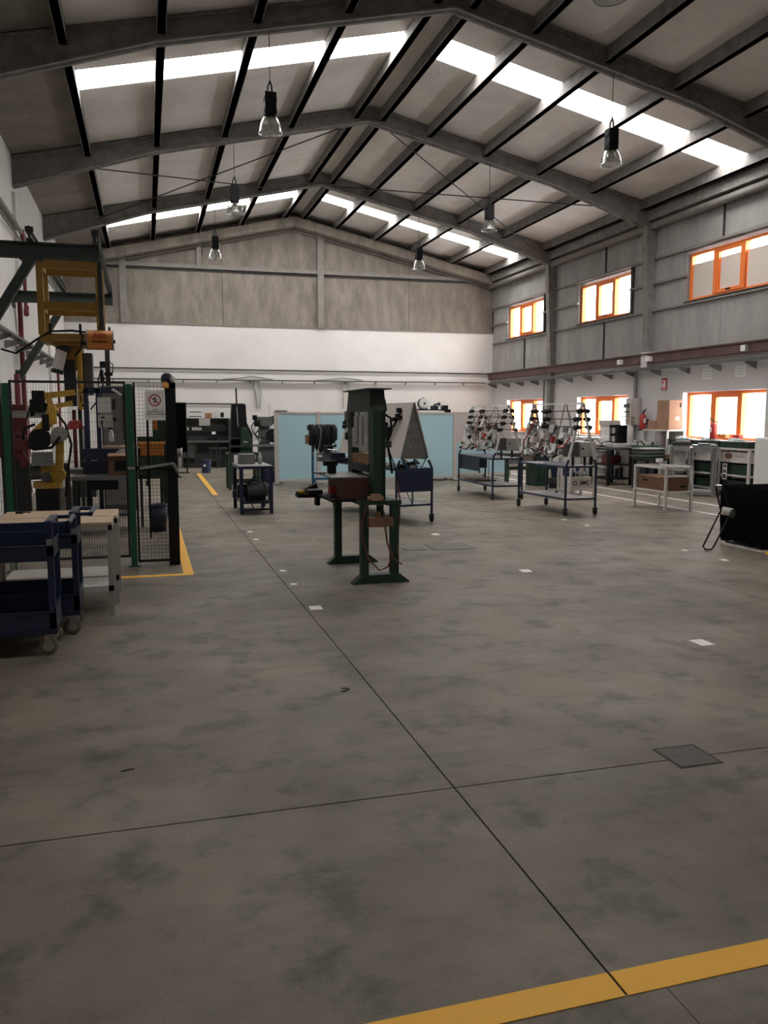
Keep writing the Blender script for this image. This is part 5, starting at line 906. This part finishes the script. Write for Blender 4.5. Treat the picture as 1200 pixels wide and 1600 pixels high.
o = thing('green_basket', 'green plastic crate of cables standing on a low block beside the white shelf unit', 'crate', (10.96, 16.75, .722)); part(o, 'basket_body', 'green_light', ('b', -.22, .24, -.17, .17, 0, .2), bevel=.01); part(o, 'basket_rim', 'green_light', ('b', -.235, .255, -.185, .185, .18, .205)); part(o, 'emblem', 'grey_plastic', ('b', -.1, .1, -.174, -.17, .09, .105), ('b', -.1, -.085, -.174, -.17, .02, .1), ('b', .0, .015, -.174, -.17, .02, .1), ('b', .085, .1, -.174, -.17, .02, .1)); part(o, 'cable', 'cream_cable', ('t', [(-.18, 0, .15), (-.12, -.02, .3), (0, 0, .33), (.06, .02, .2)], .014), ('t', [(-.1, .04, .15), (0, .02, .28), (.12, .0, .27), (.16, 0, .18)], .014)); part(o, 'cable', 'black', ('t', [(-.2, -.08, .18), (-.22, -.05, .28), (-.12, -.05, .31), (-.02, -.06, .2)], .014))
solo('low_block', 'dark low cabinet under the green crate of cables', 'cabinet', 'dark_grey', ('b', -.2, .22, -.16, .16, 0, .719), loc=(10.96, 16.75, 0))
o = thing('extinguisher_sign', 'small red fire extinguisher sign on the window wall', 'sign', (XR - .01, 17.14, 2.34)); part(o, 'board', 'sign_red', ('b', -.006, .008, -.10, .10, -.14, .14)); part(o, 'pictogram', 'paper', ('b', -.008, -.006, -.06, -.01, -.08, .06), ('b', -.008, -.006, -.04, .0, .06, .09), ('b', -.008, -.006, .02, .07, -.08, .02), ('b', -.008, -.006, .03, .06, .04, .1), ('b', -.008, -.006, -.06, .06, -.125, -.11))
for k, (y, z) in enumerate(((15.6, 2.52), (14.55, 2.52))): 
    o = thing('wall_notice', ('pale lined notice high above the near low window, close to the extinguisher sign', 'pale lined notice high above the near low window, close to the white junction box')[k], 'notice', (XR, y, z), 0, 'pale notices on the window wall'); part(o, 'sheet', 'white_plastic', ('b', -.005, 0, -.16, .16, -.13, .1)); part(o, 'line', 'grey_plastic', *[('b', -.007, -.005, -.12, .1, -.08 + .06 * j, -.07 + .06 * j) for j in range(3)])
# long white bench with drawers under the second low window
t = thing('lab_bench', 'long white bench with small grey drawers under the second low window', 'bench', (10.95, 17.95, 0)); L = 3.4; D = .6
part(t, 'worktop', 'white_plastic', ('b', -.05, D, 0, L, .90, .94)); part(t, 'rear_shelf', 'white_paint', ('b', .2, D, .6, L, 1.02, 1.05))
for y in (.05, 1.15, 2.25, L - .05): part(t, 'leg', 'white_paint', ('b', -.02, .02, y - .02, y + .02, 0, .9)); part(t, 'leg', 'white_paint', ('b', D - .06, D - .02, y - .02, y + .02, 0, 1.02))
for a in range(3):
    for b_ in range(5): part(t, 'drawer', 'grey_plastic' if (a + b_) % 3 else 'grey_metal', ('b', .06, .5, .62 + .3 * a, .90 + .3 * a, .15 + .14 * b_, .27 + .14 * b_)); 
part(t, 'cable', 'black', ('t', [(.0, .3, .98), (-.06, .6, .92), (-.02, .9, 1.05), (-.08, 1.2, .9), (-.04, 1.6, 1.02), (-.02, 2.0, .95)], .012), ('t', [(-.04, .5, .94), (-.12, .7, .7), (-.08, 1.0, .6), (-.04, 1.3, .94)], .01))
o = thing('organizer_box', 'white stacked organizer box standing on the long white bench before the window', 'box', (11.38, 18.95, 1.052)); 
for k in range(3): part(o, 'drawer', 'white_plastic', ('b', -.14, .14, -.2, .2, .10 * k, .10 * k + .085), ('b', -.15, .15, -.21, .21, .10 * k + .085, .10 * k + .098))
part(o, 'side', 'wood_brown', ('b', -.14, .14, .2, .23, 0, .3)); part(o, 'lid', 'beige_frame', ('b', -.17, .16, -.24, .24, .30, .44))
o = thing('bin_rack', 'dark rack of black bins beside the conduit at the end of the long white bench', 'rack', (11.15, 18.2, .943)); part(o, 'frame', 'black', ('b', -.1, -.06, -.2, .2, 0, .44), ('b', .1, .14, -.2, .2, 0, .44), ('b', -.1, .14, -.2, .2, 0, .02), ('b', -.1, .14, -.2, .2, .2, .22), ('b', -.1, .14, -.2, .2, .4, .42))
for k in range(6): part(o, 'bin', ('black', 'grey_plastic', 'dark_grey')[k % 3], ('b', -.12, .06, -.18 + .13 * (k % 3), -.08 + .13 * (k % 3), .03 + .2 * (k // 3), .17 + .2 * (k // 3)))
o = thing('wall_rack', 'pale rack with wooden shelf edge by the second low window', 'rack', (11.55, 18.3, 1.38)); part(o, 'frame', 'beige_frame', ('b', .0, .14, -.22, .22, 0, .66)); part(o, 'upright', 'white_paint', ('b', -.12, -.09, -.18, -.15, -.0, .66)); part(o, 'shelf', 'wood_top', ('b', -.12, .0, -.2, .3, .20, .23)); part(o, 'shelf', 'wood_top', ('b', -.12, .0, -.2, .3, .10, .12)); part(o, 'contents', 'dark_grey', ('b', -.1, .0, -.05, .16, .42, .52), ('b', -.1, 0, -.05, .16, .3, .34))
o = thing('vise_tool', 'small dark clamp lying on the long white bench', 'tool', (11.0, 19.3, .943)); part(o, 'body', 'dark_grey', ('b', -.05, .05, -.12, .12, 0, .06), ('c', (-.02, -.1, .06), (.02, .1, .12), .025)); part(o, 'handle', 'black', ('c', (0, -.16, .08), (.0, .02, .14), .012))
# green bench and cabinets between the carts
t = thing('green_bench', 'dark green workbench with legs between the two wiring carts', 'bench', (7.75, 17.3, 0)); part(t, 'worktop', 'dark_metal', ('b', 0, 1.5, 0, .6, .70, .76)); part(t, 'pedestal', 'green', ('b', .78, 1.12, .05, .55, .0, .70), bevel=.01); part(t, 'leg', 'green', ('b', .05, .13, .05, .13, 0, .7)); part(t, 'leg', 'green', ('b', .38, .46, .05, .13, 0, .7)); part(t, 'leg', 'green', ('b', 1.4, 1.48, .05, .13, 0, .7)); part(t, 'crossbar', 'green', ('b', .05, 1.5, .07, .11, .38, .46)); part(t, 'drawer', 'dark_grey', ('b', .10, .72, .02, .1, .52, .70))
t = thing('storage_tub', 'blue grey plastic tub on a dark plinth beside the green bench', 'tub', (9.05, 16.9, 0)); part(t, 'tub', 'drum_blue', ('h', (-.22, -.2, .22), (.2, -.2, .22), (.2, .2, .22), (-.22, .2, .22), (-.26, -.24, .52), (.24, -.24, .52), (.24, .24, .52), (-.26, .24, .52))); part(t, 'plinth', 'dark_metal', ('b', -.4, .5, -.25, .25, .10, .22), ('b', -.3, .4, -.2, .2, 0, .1))
t = thing('carton_table', 'white tube trolley holding a white carton with dark lettering', 'trolley', (7.86, 14.45, 0)); W, D = .50, .50
for x in (0, W):
    for y in (0, D): part(t, 'leg', 'white_paint', ('b', x - .02, x + .02, y - .02, y + .02, 0, .95))
part(t, 'shelf', 'white_paint', ('b', 0, W, 0, D, .16, .18)); part(t, 'top_frame', 'white_paint', ('b', 0, W, -.02, .02, .91, .95), ('b', 0, W, D - .02, D + .02, .91, .95), ('b', -.02, .02, 0, D, .91, .95), ('b', W - .02, W + .02, 0, D, .91, .95)); part(t, 'tabletop', 'grey_plastic', ('b', 0, W, 0, D, .93, .945))
o = thing('supply_carton', 'white carton with a dark round mark and letters under the blue bags', 'box', (8.11, 14.70, .181)); part(o, 'carton', 'peg_white', ('b', -.225, .225, -.2, .2, 0, .24), bevel=.004); text(o, 'SMC', 'black', .11, (.08, -.202, .12), (PI / 2, 0, 0), bold=.003)
mb = MB(); n = 24; ring = [(-.13 + r_ * math.cos(2 * PI * i / n), -.2015, .12 + r_ * math.sin(2 * PI * i / n)) for i in range(n) for r_ in (.030, .045)]
mb.add(ring, [(2 * i, 2 * i + 1, (2 * i + 3) % (2 * n), (2 * i + 2) % (2 * n)) for i in range(n)]); link_mesh('logo_ring', mb, 'black', o)
for k in range(5): 
    solo('plastic_bag', ('crumpled blue bag at the near corner on the carton', 'crumpled pale bag in the middle on the carton', 'crumpled dark blue bag behind the pale one on the carton', 'crumpled pale bag at the far edge on the carton', 'crumpled blue bag at the window side on the carton')[k], 'bag', ('blue', 'white_plastic', 'teal', 'grey_plastic', 'blue')[k], ('s', (0, 0, .06), .085, 10, .7), ('b', -.06, .05, -.05, .06, .0, .09), ('r', (-.05, 0, .08), (.06, .02, .13), .04), loc=(7.96 + .075 * k, 14.62 + .08 * (k % 3), .422), group='bags on the white carton')
t = thing('white_stand', 'narrow white post stand with hanging brown straps behind the near wiring cart', 'stand', (8.35, 15.25, 0)); part(t, 'post', 'white_paint', ('b', .0, .04, -.02, .02, 0, .95)); part(t, 'post', 'white_paint', ('b', -.28, -.25, -.02, .02, 0, .9)); part(t, 'foot', 'dark_metal', ('b', -.3, .06, -.15, .15, 0, .03)); part(t, 'strap', 'carton_dark', ('t', [(-.04, -.04, .9), (-.06, -.05, .6), (-.04, -.05, .35), (-.07, -.05, .06)], .02), ('t', [(-.1, -.04, .9), (-.09, -.05, .5), (-.11, -.05, .2)], .014))
# wide white machine and black covered table at the window side
t = thing('white_machine', 'wide plain white machine housing rising behind the black covered table', 'machine', (10.42, 11.6, 0)); part(t, 'housing', 'white_plastic', ('b', -.0, 1.2, 0, .9, 0, 1.22), bevel=.02); part(t, 'control_box', 'beige_frame', ('b', -.02, .20, .0, .3, 1.22, 1.36), bevel=.03); part(t, 'cable', 'dark_metal', ('t', [(.18, -.02, 1.36), (.24, -.04, 1.2), (.32, -.04, 1.0), (.42, -.04, .75)], .012))
t = thing('pressure_gauge', 'dark instrument bracket on the white machine at the picture edge', 'instrument', (10.62, 12.15, 1.224)); part(t, 'stand', 'beige_frame', ('b', -.1, .2, -.1, .1, 0, .32)); part(t, 'head', 'carton_dark', ('b', -.1, .2, -.12, .1, .32, .5)); part(t, 'knob', 'black', ('c', (-.2, -.05, .22), (-.08, -.05, .22), .03), ('c', (-.15, -.05, .22), (-.15, -.05, .3), .025))
t = thing('covered_table', 'low table under a black cloth at the picture edge', 'table', (6.98, 8.15, 0)); part(t, 'tabletop', 'white_plastic', ('b', .02, 1.25, .02, .75, .69, .71)); part(t, 'base_board', 'white_paint', ('b', -.06, 1.2, -.05, .7, 0.0, .02))
for x in (.06, 1.2):
    for y in (.06, .7): part(t, 'leg', 'black', ('b', x - .02, x + .02, y - .02, y + .02, .02, .69))
cl = MB(); nn = 64; W, D = 1.29, .80; per = []
for i in range(nn):
    s = i / nn * 2 * (W + D)
    if s < W: p = (s, 0)
    elif s < W + D: p = (W, s - W)
    elif s < 2 * W + D: p = (2 * W + D - s, D)
    else: p = (0, 2 * (W + D) - s)
    per.append(p)
vs = []; levels = [(.735, -.02, 0), (.73, .0, .004), (.55, .012, .010), (.3, .02, .018), (.06, .028, .026)]
for (z, off, amp) in levels:
    for i, (x, y) in enumerate(per):
        cx, cy = x - W / 2, y - D / 2; l = math.hypot(cx, cy); wv = amp * math.sin(i * 1.9) + amp * .6 * math.sin(i * .7 + z * 5); vs.append((x + cx / l * (off + wv), y + cy / l * (off + wv), z + (.012 * math.sin(i * .9) if z < .1 else 0)))
fs = [(k * nn + i, k * nn + (i + 1) % nn, (k + 1) * nn + (i + 1) % nn, (k + 1) * nn + i) for k in range(len(levels) - 1) for i in range(nn)] + [tuple(range(nn))]
cl.add(vs, fs, True); o = link_mesh('table_cover', cl, 'black_cloth'); o.location = (6.97, 8.13, 0); o['label'] = 'black cloth draped to the floor over the low table'; o['category'] = 'cloth'
t = thing('folding_trestle', 'black tube folding trestle with a pale clamp joint leaning by the black covered table', 'trestle', (0, 0, 0)); J = Vector((6.80, 8.6, .43)); F = Vector((6.42, 8.40, .0)); U = Vector((6.70, 8.62, .75))
d = Vector((.06, -.03, 0))
part(t, 'lower_loop', 'black', ('t', [J - d, F - d * .9 + Vector((0, 0, .05)), F - d * .5 + Vector((0, 0, .014)), F + d * .5 + Vector((0, 0, .014)), F + d * .9 + Vector((0, 0, .05)), J + d], .011, 8)); part(t, 'upper_loop', 'black', ('t', [J - d * .8, U - d * .6, U, U + d * .6, J + d * .8], .011, 8)); part(t, 'end_cap', 'chrome', ('r', U - d * .5, U + d * .5, .03)); part(t, 'clamp', 'white_plastic', ('c', J + Vector((-.05, .0, .02)), J + Vector((.05, -.05, -.0)), .05, 14)); part(t, 'clamp_disc', 'dark_grey', ('c', J + Vector((.03, -.07, -.01)), J + Vector((.04, -.09, -.01)), .055, 16)); 
solo('upright_roll', 'small dark box on top of the black cloth', 'box', 'black', ('b', -.05, .05, -.03, .03, 0, .05), loc=(7.45, 8.4, .737))

# building across the yard, seen through the near high window
eb = struct('exterior_building', 'concrete_wall', ('b', 18, 24, 11, 23, 0, 5.2)); eb['label'] = 'grey building across the yard'
